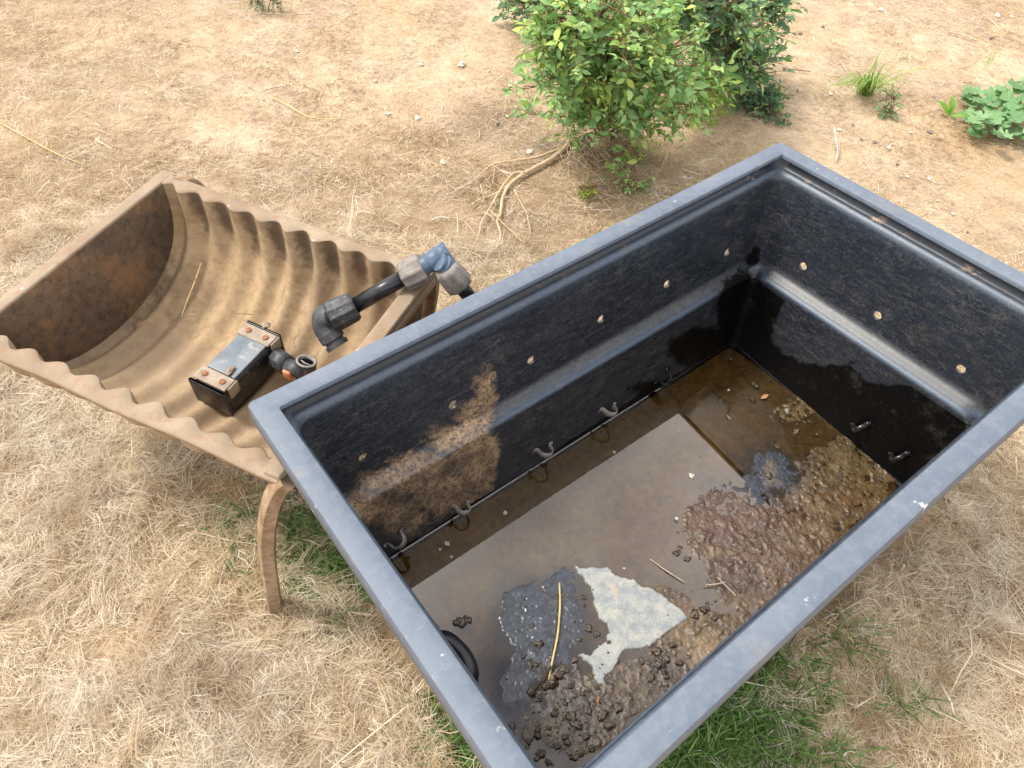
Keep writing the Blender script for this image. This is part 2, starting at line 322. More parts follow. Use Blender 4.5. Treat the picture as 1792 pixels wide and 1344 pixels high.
# ------------------------------------------------------------------ tub frame (rim centre, slightly tilted as it stands)
TL, TW = 1.2049, .7072
TO = np.array([0.30064, 0.7391, 0.5166]); TE = np.array([0.75201, 0.65912, 0.00658]); TZ = np.array([-0.05025, 0.04736, 0.99761])
TE = TE - (TE @ TZ) * TZ; TE /= np.linalg.norm(TE); TZ /= np.linalg.norm(TZ); TN = np.cross(TZ, TE)     # TN points to the far side
TM = Matrix(((TE[0], TN[0], TZ[0], TO[0]), (TE[1], TN[1], TZ[1], TO[1]), (TE[2], TN[2], TZ[2], TO[2]), (0, 0, 0, 1)))
TR = np.stack([TE, TN, TZ])
def to_tub(P): return (np.asarray(P) - TO) @ TR.T
def from_tub(P): return np.asarray(P) @ TR + TO
FLOOR = -.502; WZ = .0356                                     # tub floor (tub frame), water level (world)

# ------------------------------------------------------------------ ground
def ground_z(x, y):
    q = np.stack([x, y], -1) - TO[:2]; a = q @ TE[:2]; b = q @ TN[:2]
    und = (1 - sstep(0, .45, np.maximum(np.abs(a) - .52, np.abs(b) - .28)))
    plane = -.069 * b + .0066 * a + .001 - .012
    z = .035 * (fbm(x, y, 1.3, 3, 5) - .5) + .016 * (fbm(x, y, 7, 3, 9) - .5)
    return z * (1 - und) + plane * und
def blobs(px, py, L):
    v = np.zeros_like(px)
    for (cx, cy, rx, ry, a) in L: v = np.maximum(v, a * np.exp(-(((px - cx) / rx) ** 2 + ((py - cy) / ry) ** 2)))
    return v
# bare earth patches (photo pixels of their middle, half sizes, strength)
DIRT = [(430, 235, 90, 45, 1), (560, 170, 130, 60, .9), (700, 70, 260, 70, .95), (450, 60, 140, 60, .75), (800, 130, 120, 60, .75), (1550, 260, 260, 90, 1), (1700, 330, 200, 120, 1), (1520, 60, 170, 60, .8), (1750, 120, 90, 60, .7), (1250, 235, 70, 30, 1),
        (190, 1130, 80, 55, .9), (395, 855, 55, 35, 1), (1480, 1230, 60, 50, .55), (700, 180, 90, 50, .8), (180, 60, 90, 40, .5), (30, 250, 60, 40, .3), (1450, 330, 90, 60, .8), (860, 240, 70, 40, .8), (1660, 30, 100, 30, .3), (1140, 300, 70, 35, .5)]
DARK = [(860, 215, 80, 45, 1), (800, 235, 70, 35, .6), (1250, 130, 90, 60, .8), (1050, 250, 90, 50, .8), (410, 830, 60, 40, .5), (330, 820, 90, 30, .35)]
ORNG = [(395, 860, 50, 35, 1), (200, 1130, 90, 60, .8), (1500, 1240, 90, 60, .7), (1050, 330, 60, 40, .4), (1700, 230, 80, 40, .4)]
def nonuni(a, b, n, mid, p=3.2):
    t = np.linspace(-1, 1, n); s = np.sign(t) * (.10 * np.abs(t) + .90 * np.abs(t) ** p)
    return np.where(s < 0, mid + s * (mid - a), mid + s * (b - mid))
gx = nonuni(-40, 40, 620, 0.1, 6); gy = nonuni(-25, 60, 620, 1.5, 6)
X, Y = np.meshgrid(gx, gy); x, y = X.ravel(), Y.ravel(); V = np.stack([x, y, ground_z(x, y)], 1)
n = len(gx); i = np.arange(len(gy) - 1)[:, None] * n + np.arange(n - 1)[None]; i = i.ravel()
g = mesh_obj('ground', V, np.stack([i, i + 1, i + n + 1, i + n], 1), MG); tag(g, kind='structure')
ppx, ppy = pj(np.stack([x, y, 0 * x], 1)); ok = (y > 0) & (y < 6)
bed = (1 - blobs(ppx + (fbm(x, y, 4, 4, 21) - .5) * 120, ppy + (fbm(x, y, 4, 4, 31) - .5) * 70, DIRT)) * (1 - sstep(330, 190, ppy) * (.8 - .4 * sstep(620, 330, ppx))) * ok * .8
set_attr(g, 'zone', np.stack([blobs(ppx, ppy, DARK) * ok, blobs(ppx, ppy, ORNG) * ok, bed], 1))

# ------------------------------------------------------------------ straw and grass ribbons
def ribbons(name, base, ang, length, width, curl, lift, arch, mat, seg=5, roll=None, droop=0.0):
    N = len(base); t = np.linspace(0, 1, seg)[None, :]
    a = ang[:, None] + curl[:, None] * (t - .5) + .25 * curl[:, None] * np.sin(t * 7 + ang[:, None] * 5)
    step = (length / (seg - 1))[:, None]; el = lift[:, None] * (1 - droop * t)
    dx = np.cos(a) * np.cos(el) * step; dy = np.sin(a) * np.cos(el) * step; dz = np.sin(el) * step
    z = np.zeros((N, 1)); px = base[:, 0:1] + np.hstack([z, np.cumsum(dx[:, 1:], 1)]); py = base[:, 1:2] + np.hstack([z, np.cumsum(dy[:, 1:], 1)])
    pz = base[:, 2:3] + np.hstack([z, np.cumsum(dz[:, 1:], 1)]) + arch[:, None] * 4 * t * (1 - t)
    w_ = width[:, None] * .5 * np.array([.8] + [1] * (seg - 2) + [.35])[None]
    ro = rng.uniform(-.9, .9, N) if roll is None else roll
    wx = -np.sin(a) * w_ * np.cos(ro)[:, None]; wy = np.cos(a) * w_ * np.cos(ro)[:, None]; wz = np.sin(ro)[:, None] * w_
    P = np.stack([px, py, pz], 2); W_ = np.stack([wx, wy, wz], 2); V = np.stack([P - W_, P + W_], 2).reshape(-1, 3)
    b = (np.arange(N) * seg * 2)[:, None] + (np.arange(seg - 1) * 2)[None]; b = b.ravel()
    return mesh_obj(name, V, np.stack([b, b + 1, b + 3, b + 2], 1), mat, smooth=False)
def in_tub(P, pad=.0):
    q = to_tub(np.c_[P[:, :2], np.full(len(P), .02)]); return (np.abs(q[:, 0]) < .515 + pad) & (np.abs(q[:, 1]) < .27 + pad)
def scatter(N, x0, x1, y0, y1): return rng.uniform(x0, x1, N), rng.uniform(y0, y1, N)
def straw_field():
    xs, ys, sc = [], [], []
    for (N, x0, x1, y0, y1) in ((380000, -1.35, 1.35, .05, 1.55), (200000, -2.3, 2.4, 1.3, 3.3), (26000, -3.2, 3.2, 3.2, 5)):
        x_, y_ = scatter(N, x0, x1, y0, y1); xs.append(x_); ys.append(y_)
    x = np.concatenate(xs); y = np.concatenate(ys)
    px, py = pj(np.stack([x, y, 0 * x], 1)); keep = (px > -220) & (px < 2010) & (py > -200) & (py < 1560)
    x, y, px, py = x[keep], y[keep], px[keep], py[keep]
    wob = (fbm(x, y, 4, 4, 21) - .5) * 120; wob2 = (fbm(x, y, 4, 4, 31) - .5) * 120
    d = 1 - blobs(px + wob, py + wob2 * .6, DIRT)
    top = sstep(330, 190, py + wob * .7) * (.62 - .42 * sstep(620, 330, px)); d = d * (1 - top)
    d = d * (.45 + .9 * sstep(.38, .55, fbm(x, y, 6, 3, 44)))
    long_ = rng.uniform(0, 1, len(x)) < d
    short = (~long_) & (rng.uniform(0, 1, len(x)) < .32)
    k = (long_ | short) & ~in_tub(np.stack([x, y], 1)); x, y, d, S = x[k], y[k], d[k], short[k]
    N = len(x); nc = N // 16; par = rng.integers(0, nc, N); lock = (rng.uniform(0, 1, N) < .62) & ~S          # most blades lie in combed locks round a leading blade
    pl = np.where(S[par], .5, 1.0); lock &= pl > .6
    x = np.where(lock, x[par] + rng.normal(0, .0075, N), x); y = np.where(lock, y[par] + rng.normal(0, .0075, N), y); d = np.where(lock, d[par], d)
    fl = fbm(x, y, 2.2, 3, 3) * 11 + fbm(x, y, 9, 2, 8) * 5
    ang = fl + rng.normal(0, .9, N) + np.pi * rng.integers(0, 2, N); ang = np.where(lock, ang[par] + rng.normal(0, .16, N), ang)
    wild = (rng.uniform(0, 1, N) < .2) & ~lock; ang[wild] = rng.uniform(0, 6.28, wild.sum())
    L_ = np.clip(rng.lognormal(-3.4, .5, N), .010, .12); L_[S] = rng.uniform(.006, .026, S.sum())
    Wd = rng.lognormal(-7.45, .36, N) * (1 + .0 * N); Wd = Wd * np.where(y > 1.6, 1.25, 1)
    L_ = np.where(lock, L_[par] * rng.uniform(.8, 1.25, N), L_)
    big = rng.uniform(0, 1, N) < .015; Wd[big] *= 2.2; L_[big] *= 1.6
    mound = sstep(.40, .72, fbm(x, y, 6.5, 4, 77)) * .034 * np.clip(d * 1.3, 0, 1)
    px, py = pj(np.stack([x, y, 0 * x], 1)); 
    u0 = rng.uniform(0, 1, N); u0 = np.where(lock, np.clip(u0[par] + rng.normal(0, .12, N), 0, 1), u0)
    z = ground_z(x, y) + .001 + u0 ** 1.2 * (.006 + mound) * np.where(S, .3, 1)
    cu = rng.normal(0, 1.9, N); cu = np.where(lock, cu[par] + rng.normal(0, .25, N), cu); li = rng.normal(.03, .14, N); li = np.where(lock, li[par] + rng.normal(0, .04, N), li)
    ok = ~in_tub(np.stack([x, y], 1), .06); x, y, z, ang, L_, Wd, cu, li, S = [q[ok] for q in (x, y, z, ang, L_, Wd, cu, li, S)]; N = len(x)
    return ribbons('dry_grass', np.stack([x, y, z], 1), ang, L_, Wd, cu, li * np.where(S, .3, 1), rng.uniform(0, .007, N) * np.where(S, .2, 1), STRAW)
tag(straw_field(), 'matted dry straw grass covering the bare earth around the tub and trough', 'dry grass', kind='stuff')

LITTER = mat_straw('brown_litter', [(0, (.17, .115, .065)), (.4, (.30, .21, .125)), (.75, (.48, .36, .23)), (1, (.72, .60, .43))])
def litter():
    x, y = scatter(150000, -2.6, 2.7, .9, 3.6); px, py = pj(np.stack([x, y, 0 * x], 1)); k = (px > -150) & (px < 1940) & (py > -150) & (py < 620); x, y, px, py = x[k], y[k], px[k], py[k]
    dens = sstep(.42, .62, fbm(x, y, 5, 4, 144)) * .9 + .12 + blobs(px, py, DARK) * .8 + .5 * blobs(px, py, [(490, 190, 60, 40, 1), (650, 235, 90, 30, 1), (130, 120, 120, 60, .8), (1640, 25, 130, 25, 1), (1700, 70, 90, 30, .8)]); dens = dens * sstep(560, 300, py)
    k = (rng.uniform(0, 1, len(x)) < dens) & ~in_tub(np.stack([x, y], 1)); x, y = x[k], y[k]; N = len(x)
    z = ground_z(x, y) + .0015 + rng.uniform(0, .004, N); a = fbm(x, y, 3, 3, 3) * 11 + rng.normal(0, 1.0, N)
    return ribbons('dry_litter', np.stack([x, y, z], 1), a, np.clip(rng.lognormal(-3.9, .5, N), .006, .06), rng.uniform(.0008, .002, N), rng.normal(0, 1.2, N), rng.normal(.02, .1, N), rng.uniform(0, .003, N), LITTER)
tag(litter(), 'fine brown plant litter scattered on the bare earth beyond the tub', 'litter', kind='stuff')

def green_patch(spots, name, label, hmul=1):
    B = []; A_ = []; L_ = []
    for (cx, cy, rx, ry, n_) in spots:
        px = cx + rng.normal(0, .5, n_) * rx; py = cy + rng.normal(0, .5, n_) * ry; P = gpv(px, py, 0.0)
        P = P[~in_tub(P, .03)]; B.append(P); L_.append(rng.uniform(.018, .055, len(P)) * hmul)
    B = np.concatenate(B); L_ = np.concatenate(L_); N = len(B); B[:, 2] = ground_z(B[:, 0], B[:, 1]) + .004
    o = ribbons(name, B, rng.uniform(0, 6.28, N), L_, rng.uniform(.0014, .003, N), rng.normal(0, .5, N), rng.uniform(.15, 1.1, N), 0 * L_, GRASS, droop=.8)
    return tag(o, label, 'grass', kind='stuff')
green_patch([(540, 935, 90, 100, 1500), (510, 985, 60, 60, 350), (415, 925, 50, 60, 160), (600, 960, 50, 60, 300), (590, 1085, 40, 30, 70), (640, 1040, 30, 20, 30), (400, 900, 40, 20, 40)], 'green_grass', 'low green grass patch growing behind the curved trough leg')
green_patch([(1240, 1290, 110, 60, 1600), (1300, 1245, 50, 40, 400), (1170, 1330, 80, 40, 500), (1380, 1170, 60, 50, 120), (1420, 1215, 25, 40, 60), (1560, 1235, 50, 25, 60), (1400, 1330, 90, 40, 200), (770, 1260, 25, 60, 70), (810, 1325, 50, 30, 160), (1360, 1250, 60, 40, 160), (1480, 1120, 50, 40, 40)], 'green_grass', 'green grass patch growing at the near side of the black tub', 1.35)

# ------------------------------------------------------------------ black tub
tub = empty('plastic_tub', mat=TM)
tag(tub, 'big black rectangular plastic tub with grey rim, holding muddy water', 'tub')
HX, HY = TL / 2, TW / 2
def ring(ins, z, r, nx=200, ny=118, nc=8):
    hx, hy = HX - ins, HY - ins; r = max(r, .0005); P = []
    for (sx, sy, a0) in ((1, 1, 0), (-1, 1, 90), (-1, -1, 180), (1, -1, 270)):
        for a in np.linspace(0, 90, nc):
            t = R(a0 + a); P.append((sx * (hx - r) + r * math.cos(t), sy * (hy - r) + r * math.sin(t)))
        p0 = np.array(P[-1])
        nxt = {(1, 1): (-(hx - r), hy), (-1, 1): (-hx, -(hy - r)), (-1, -1): (hx - r, -hy), (1, -1): (hx, hy - r)}[(sx, sy)]
        k = nx if sx == sy else ny
        for t in np.linspace(0, 1, k + 2)[1:-1]: P.append(tuple(p0 * (1 - t) + np.array(nxt) * t))
    P = np.array(P); return np.c_[P, np.full(len(P), z)]
def bow(V):
    V = V.copy(); t = 1 - np.clip(np.abs(V[:, 0]) / HX, 0, 1) ** 2
    V[:, 1] += .007 * t * np.clip(-V[:, 1] / HY, 0, 1); V[:, 2] -= .004 * t; return V
def loft(rings, closed=False):
    n_ = len(rings[0]); V = np.concatenate(rings); m_ = len(rings); F = []
    j = np.arange(n_)
    for i in range(m_ if closed else m_ - 1):
        k = (i + 1) % m_; F.append(np.stack([i * n_ + j, k * n_ + j, k * n_ + (j + 1) % n_, i * n_ + (j + 1) % n_], 1))
    return V, np.concatenate(F)
def dense(prof, step):
    o = [];
    for (a, b) in zip(prof[:-1], prof[1:]):
        k = max(1, int(math.hypot(b[0] - a[0], b[1] - a[1]) / step))
        for t in range(k): o.append(tuple(np.array(a) * (1 - t / k) + np.array(b) * t / k))
    o.append(prof[-1]); return o
# rim: flat top, outer skirt, rounded outer edge, thin closed section
rp = [(.0355, -.0085, .003), (.0355, -.0012, .003), (.0343, 0, .003), (.020, .0006, .006), (.0045, 0, .008), (.0012, -.0012, .008), (0, -.0045, .008), (-.0015, -.040, .008), (.0010, -.0425, .008), (.0035, -.040, .008), (.0045, -.010, .008), (.0240, -.0085, .006)]
V, F = loft([ring(a, b, c, 40, 24, 6) for a, b, c in rp], True)
rim = mesh_obj('rim', bow(V), F, RIM, tub); autosmooth(rim, 50)
# basin
def arc(c, r, a0, a1, n_): return [(c[0] + r * math.cos(R(a)), c[1] + r * math.sin(R(a))) for a in np.linspace(a0, a1, n_)]
prof = [(.0240, -.0092), (.0262, -.0200), (.0295, -.0275), (.0330, -.0295)] + arc((.0310, -.0460), .0165, 75, 8, 9) + [(.0485, -.06), (.0640, -.225), (.0655, -.2340), (.0690, -.2385), (.0860, -.2480)]
prof += arc((.0850, -.2580), .0090, 80, 5, 7) + [(.0950, -.30), (.1000, FLOOR + .016), (.1030, FLOOR + .004), (.1130, FLOOR), (.16, FLOOR)]
prof = dense(prof, .0055)
def crad(z): return .030 if z > -.235 else .016
rings_in = []
for (a, z) in prof:
    q = ring(a, z, crad(z) if a < .11 else .012)
    rings_in.append(q)
# moulded ledge falls away at the corners
def ledge_notch(V):
    V = V.copy(); cx = HX - np.abs(V[:, 0]); cy = HY - np.abs(V[:, 1]); d = np.maximum(cx, cy)
    k = np.exp(-((d - .092) / .018) ** 2) * np.exp(-((V[:, 2] + .250) / .022) ** 2)
    V[:, 2] -= .020 * k; return V
po = [(.165, FLOOR - .004), (.10, FLOOR - .004), (.094, FLOOR + .01), (.090, -.27), (.0600, -.245), (.0445, -.06), (.0420, -.045), (.036, -.0345), (.0280, -.0320), (.0215, -.0200), (.0205, -.0092)]
rings_out = [ring(a, z, .016) for a, z in po]
V, F = loft(rings_in + rings_out, True); V = ledge_notch(V)
V[:, 0] -= .010 * (V[:, 0] < -HX + .17) * sstep(-.028, -.08, V[:, 2]); V[:, 1] -= .018 * (V[:, 1] < -HY + .17) * sstep(-.028, -.12, V[:, 2]); V = bow(V)
bas = mesh_obj('basin', V, F, BASIN, tub)
# floor sheets close the bottom
holes = [(638, 803, 'f'), (795, 711, 'f'), (932, 633, 'f'), (1055, 561, 'f'), (1170, 499, 'f'), (1275, 443, 'f'), (1404, 467, 'r'), (1534, 553, 'r'), (1680, 647, 'r')]
cut = MB()
for (px, py, sd_) in holes:
    if sd_ == 'f': P = to_tub(on_plane(px, py, from_tub([0, HY - .063, -.19]), TN)); ax = np.array([0, 1, 0])
    else: P = to_tub(on_plane(px, py, from_tub([HX - .063, 0, -.19]), TE)); ax = np.array([1, 0, 0])
    cut.tube([P - ax * .03, P + ax * .03], .0092, 20)
co = cut.build('cutter', None); co.matrix_world = TM
mod = bas.modifiers.new('b', 'BOOLEAN'); mod.operation = 'DIFFERENCE'; mod.object = co; mod.solver = 'EXACT'
bpy.context.view_layer.update(); dg = bpy.context.evaluated_depsgraph_get(); nm = bpy.data.meshes.new_from_object(bas.evaluated_get(dg)); bas.modifiers.clear(); bas.data = nm; nm.name = 'basin'
nm.polygons.foreach_set('use_smooth', [True] * len(nm.polygons)); bpy.data.objects.remove(co)
autosmooth(bas, 55)
mesh_obj('floor_panel', [(sx * (HX - .155), sy * (HY - .155), FLOOR - .0015) for sx, sy in ((-1, -1), (1, -1), (1, 1), (-1, 1))], [(0, 1, 2, 3)], BASIN, tub)
co = np.zeros(len(nm.vertices) * 3, np.float32); nm.vertices.foreach_get('co', co); co = co.reshape(-1, 3).astype(float); wp = from_tub(co); qx, qy = pj(wp)
far = co[:, 1] > HY - .13; right = co[:, 0] > HX - .13
nzv = (fbm(co[:, 0] + co[:, 1], co[:, 2], 9, 4, 3) - .5)
inset_ = np.minimum(HX - np.abs(co[:, 0]), HY - np.abs(co[:, 1]))
clay = blobs(qx, qy, [(850, 680, 24, 50, .8), (835, 735, 36, 40, 1), (805, 770, 60, 26, 1.1), (740, 812, 60, 24, 1.15), (690, 845, 60, 24, 1.2), (645, 885, 50, 30, 1.1), (840, 805, 48, 60, 1.15), (780, 865, 70, 45, .85), (700, 905, 60, 40, .8)]) * far
clay = clay * (1 - .85 * sstep(862, 880, qx + nzv * 30))
low = sstep(-.40, -.47, co[:, 2] + .0 * nzv)
wetR = sstep(.0, .02, -.30 - co[:, 2]) * right
poly_dry = blobs(qx, qy, [(1450, 580, 105, 62, 1.25), (1560, 640, 70, 38, 1.15), (1395, 560, 40, 50, 1.0)])
wet = np.where(right & ~far, sstep(-.262, -.275, co[:, 2]) * (1 - sstep(.15, .85, poly_dry)), 0)
wet = np.maximum(wet, blobs(qx, qy, [(1316, 455, 15, 13, 1), (1323, 436, 9, 16, .95), (1328, 415, 6, 14, .8), (1300, 545, 50, 75, 1.2), (1235, 610, 70, 40, 1.2), (1150, 680, 70, 20, .8)]) * (co[:, 2] < -.2))  # first three blobs blacken the notch at the ledge corner
wet = np.maximum(wet, sstep(-.445, -.462, co[:, 2] + nzv * .03))
dust = np.clip(.75 + .9 * (fbm(co[:, 0] * 1.0 + co[:, 1], co[:, 2], 5, 4, 12) - .4), 0, 1) 
dust = np.clip(dust * (1 - .8 * wet) * sstep(-.02, -.05, co[:, 2]) + .35 * (co[:, 2] < -.27), 0, 1)
gro = (inset_ < .0365) & (co[:, 0] > 0) & right; clay = np.maximum(clay, gro * .42); clay = np.maximum(clay, ((inset_ < .0365) & far) * .12)
clay = np.where(gro, clay * sstep(.3, .7, fbm(co[:, 0] + co[:, 1], co[:, 2] * 2, 42, 4, 5)), clay)
set_attr(bas, 'stain', np.stack([clay, wet, dust], 1))
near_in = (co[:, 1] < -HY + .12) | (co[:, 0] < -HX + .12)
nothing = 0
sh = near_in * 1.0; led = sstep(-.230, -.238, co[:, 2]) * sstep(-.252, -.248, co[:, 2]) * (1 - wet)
crest_ = np.exp(-((inset_ - .0415) / .0042) ** 2) * (co[:, 2] > -.056); crest_ = np.maximum(crest_, sstep(-.2475, -.250, co[:, 2]) * sstep(-.262, -.254, co[:, 2]) * (1 - wet))  # painted highlight mask along the shoulder crest and ledge nose
set_attr(bas, 'dust_and_highlight', np.stack([sh * 0, led * (far + right > 0) * (1 - np.clip(clay * 1.3, 0, 1)), crest_ * (1 - .8 * np.clip(clay, 0, 1))], 1))  # ledge dust in G, painted edge highlight in B

# pipe clips round the bottom of the walls
def clip_mesh(mat, name, P, wall, r=.0140, w_=.0135, tilt=0.0, full=False):
    """U strap: tabs flat on the wall, loop standing out from it (tub frame); wall = outward axis from wall into tub, along = wall direction"""
    nrm = {'f': (0, -1), 'r': (-1, 0), 'n': (0, 1), 'l': (1, 0)}[wall]; al = np.array([-nrm[1], nrm[0], 0.]); nr = np.array([*nrm, 0.]); up = np.array([0, 0, 1.])
    al2 = al * math.cos(tilt) + up * math.sin(tilt); up2 = -al * math.sin(tilt) + up * math.cos(tilt)
    path = [(-r - .012, .001), (-r - .003, .0015), (-r, .006)] + [(r * 1.0 * math.cos(R(a)), .012 + r * math.sin(R(a))) for a in np.linspace(180, 0, 9)] + [(r, .006), (r + .003, .0015), (r + .012, .001)]
    if full: path = [(r * math.cos(R(a)), r + .002 + r * math.sin(R(a))) for a in np.linspace(-90, 270, 19)]
    pts = np.array([P + al2 * u + nr * v for u, v in path]); T = np.gradient(pts, axis=0); T /= np.linalg.norm(T, axis=1)[:, None]; Nn = np.cross(T, up2)
    th = .0022; S = []
    for p, q in zip(pts, Nn): S += [p + up2 * w_ / 2, p + up2 * w_ / 2 + q * th, p + q * th * 1.5, p - up2 * w_ / 2 + q * th, p - up2 * w_ / 2, p]
    n_ = len(pts); F = [(i * 6 + j, i * 6 + (j + 1) % 6, (i + 1) * 6 + (j + 1) % 6, (i + 1) * 6 + j) for i in range(n_ - 1) for j in range(6)] + [(0, 1, 2, 3, 4, 5), tuple(reversed(range((n_ - 1) * 6, n_ * 6)))]
    b = MB().add(np.array(S), F); o = b.build(name, mat, tub)
    if not full:
        for s_ in (-1, 1):
            c0 = P + al2 * s_ * (r + .0075) + nr * .002; MB().tube([c0, c0 + nr * .0025], .0028, 8).build('screw', RUST if mat is CLIP else mat, o)
    return o
def wall_pt(px, py, wall):
    n_ = {'f': TN, 'n': -TN, 'r': TE, 'l': -TE}[wall]; off = {'f': [0, HY - .096, 0], 'n': [0, -HY + .096, 0], 'r': [HX - .096, 0, 0], 'l': [-HX + .096, 0, 0]}[wall]
    return to_tub(on_plane(px, py, from_tub(off), n_))
for (px, py, wl, mt, ti) in ((690, 938, 'f', CLIP, .5), (803, 882, 'f', CLIP, -.5), (948, 782, 'f', CLIP, -.25), (1061, 712, 'f', CLIP, -.3), (1158, 655, 'f', CLIP_B, .8), (1510, 742, 'r', CLIP_B, .9), (1577, 794, 'r', CLIP_B, .9)):
    clip_mesh(mt, 'pipe_clip', wall_pt(px, py, wl), wl, tilt=ti)
for (px, py, wl, mt) in ((1590, 824, 'n', CLIP_B), (1486, 912, 'n', CLIP_B), (1372, 1014, 'n', CLIP), (1268, 1100, 'n', CLIP), (994, 1334, 'n', CLIP), (768, 1092, 'l', CLIP)):
    Pw = to_tub(gp(px, py, WZ + .02)); 
    if wl == 'n': Pw[1] = -HY + .080; Pw[2] = -.462
    else: Pw[0] = -HX + .0945; Pw[2] = -.462
    clip_mesh(mt, 'pipe_clip', Pw, wl, r=.0125, w_=.013, full=True)
# coiled drain hose end at the left wall
dh = to_tub(gp(806, 1148, WZ + .018)); b = MB()
b.tube(catmull([dh + [-.03, .055, -.005], dh + [-.005, .04, .0], dh + [.004, .0, .0], dh + [-.004, -.035, 0], dh + [-.03, -.05, -.004]], 6), .016, 16)
b.build('drain_hose', PIPE, tub)

# ------------------------------------------------------------------ mud on the tub floor (height field) and the water over it
mx_, my_ = HX - .0975, HY - .0975
nx_, ny_ = 560, 290
lx, ly = np.meshgrid(np.linspace(-mx_, mx_, nx_), np.linspace(-my_ - .018, my_, ny_)); lx, ly = lx.ravel(), ly.ravel()
P = from_tub(np.stack([lx, ly, np.full_like(lx, FLOOR)], 1)); P[:, :2] -= (P[:, 2:3] - WZ) * 0
Wd_ = P.copy(); Wd_[:, 2] = WZ; qx, qy = pj(Wd_)
wb = (fbm(P[:, 0], P[:, 1], 14, 4, 61) - .5) * 60; wb2 = (fbm(P[:, 0], P[:, 1], 14, 4, 71) - .5) * 60
fine = fbm(P[:, 0], P[:, 1], 70, 4, 5) - .5; fine2 = fbm(P[:, 0], P[:, 1], 200, 3, 15) - .5
ax_, ay_ = qx + wb, qy + wb2
EXPO = blobs(ax_, ay_, [(1110, 1225, 110, 60, 1.1), (1190, 1180, 90, 50, 1.1), (1050, 1290, 90, 60, 1.1), (905, 1290, 50, 50, .9), (1430, 660, 60, 50, .7), (1500, 740, 60, 50, .9), (1320, 1000, 120, 60, 1.1), (1290, 930, 130, 100, 1.3), (1440, 860, 150, 90, 1.3), (1400, 720, 130, 80, .75), (1330, 660, 90, 60, .5), (1520, 800, 80, 70, 1.2), (930, 1110, 60, 90, .75), (900, 1200, 60, 70, .6), (1080, 1190, 120, 70, .9), (1230, 1120, 150, 80, 1.3), (1010, 1260, 120, 90, 1.3), (970, 1180, 70, 70, 1.0), (1420, 950, 90, 90, 1.3), (1150, 1060, 80, 60, 1.2), (1000, 1090, 60, 80, .85), (1340, 1020, 110, 70, 1.2)])
h = -.019 + .0195 * sstep(.05, .8, EXPO) ** .8
rough = sstep(.22, .85, EXPO)
fw_ = (fbm(P[:, 0], P[:, 1], 30, 5, 161) - .5) * 50; fw2_ = (fbm(P[:, 0], P[:, 1], 30, 5, 171) - .5) * 50
slate = blobs(ax_ + fw_, ay_ + fw2_, [(935, 1100, 70, 90, 1.3), (985, 1020, 45, 40, 1.1), (1010, 1085, 40, 70, .9), (900, 1200, 45, 60, .9), (1350, 825, 60, 45, 1.1), (1240, 860, 60, 20, .6), (1300, 850, 40, 26, .7)])
rough2 = rough * (1 - .7 * np.clip(slate, 0, 1))
lump = np.maximum(0, fbm(P[:, 0], P[:, 1], 95, 3, 88) - .52) * 4; lump2 = np.maximum(0, fbm(P[:, 0], P[:, 1], 48, 3, 98) - .58) * 5; lump = lump * sstep(.35, .65, fbm(P[:, 0], P[:, 1], 12, 3, 55)) * 1.3
h = h + rough2 * (.0026 * fine + lump * .0021 + lump2 * .0016 + .0014 * fine2) + .0006 * fine
ks = sstep(.15, .8, slate); h = h * (1 - ks) + ks * (-.0045 + .0052 * sstep(.10, .75, slate) + .0012 * fine2); h = h + np.clip(slate, 0, 1) * rough * .0018 * np.maximum(0, fine2 * 3 - .25)
poly = np.array([(1004, 990), (1060, 992), (1090, 1010), (1150, 1035), (1190, 1066), (1204, 1080), (1160, 1108), (1130, 1132), (1090, 1140), (1072, 1165), (1055, 1198), (1040, 1190), (1037, 1170), (1017, 1150), (1050, 1132), (1070, 1108), (1066, 1096), (1045, 1085), (1040, 1060), (1034, 1030), (1015, 1012)], float)
def polysd(x, y, Q):
    ins = np.zeros(len(x), bool); dm = np.full(len(x), 1e9)
    for (a, b) in zip(Q, np.roll(Q, -1, 0)):
        c = ((a[1] > y) != (b[1] > y)) & (x < (b[0] - a[0]) * (y - a[1]) / (b[1] - a[1] + 1e-9) + a[0]); ins ^= c
        e_ = b - a; t = np.clip(((x - a[0]) * e_[0] + (y - a[1]) * e_[1]) / (e_ @ e_), 0, 1); dm = np.minimum(dm, np.hypot(x - a[0] - t * e_[0], y - a[1] - t * e_[1]))
    return np.where(ins, dm, -dm)
sd_ = polysd(qx + (fbm(P[:, 0], P[:, 1], 60, 3, 2) - .5) * 16, qy + (fbm(P[:, 0], P[:, 1], 60, 3, 4) - .5) * 16, poly)
dry = sstep(-1.5, 1.5, sd_); h = h * (1 - dry) + dry * .0032
base = np.tile(np.array([.132, .092, .034]), (len(lx), 1))
def tint(Lb, col, amt=1.0):
    global base
    k = np.clip(blobs(ax_, ay_, Lb) * amt, 0, 1)[:, None]; base = base * (1 - k) + np.array(col) * k
tint([(1280, 920, 150, 90, 1), (1330, 980, 130, 70, .9), (1160, 960, 90, 60, .6)], (.185, .105, .075))
tint([(1470, 880, 60, 45, .9), (1400, 900, 60, 50, .5), (1520, 860, 60, 50, .6), (1450, 960, 50, 40, .7)], (.17, .092, .032))
tint([(1000, 1260, 170, 90, 1), (1140, 1180, 130, 60, 1), (1250, 1030, 90, 50, .6)], (.085, .060, .048))
tint([(1240, 1140, 40, 22, 1), (1220, 1110, 50, 25, .6)], (.45, .31, .18)); tint([(1200, 1060, 110, 22, .6), (1320, 1060, 80, 30, .5)], (.27, .17, .10))
emg = sstep(-.002, .0012, h)[:, None] * (1 - dry[:, None]); base = base * (1 - .5 * emg)
k = sstep(.02, .7, slate)[:, None] * .86; base = base * (1 - k) + np.array([.030, .040, .060]) * k
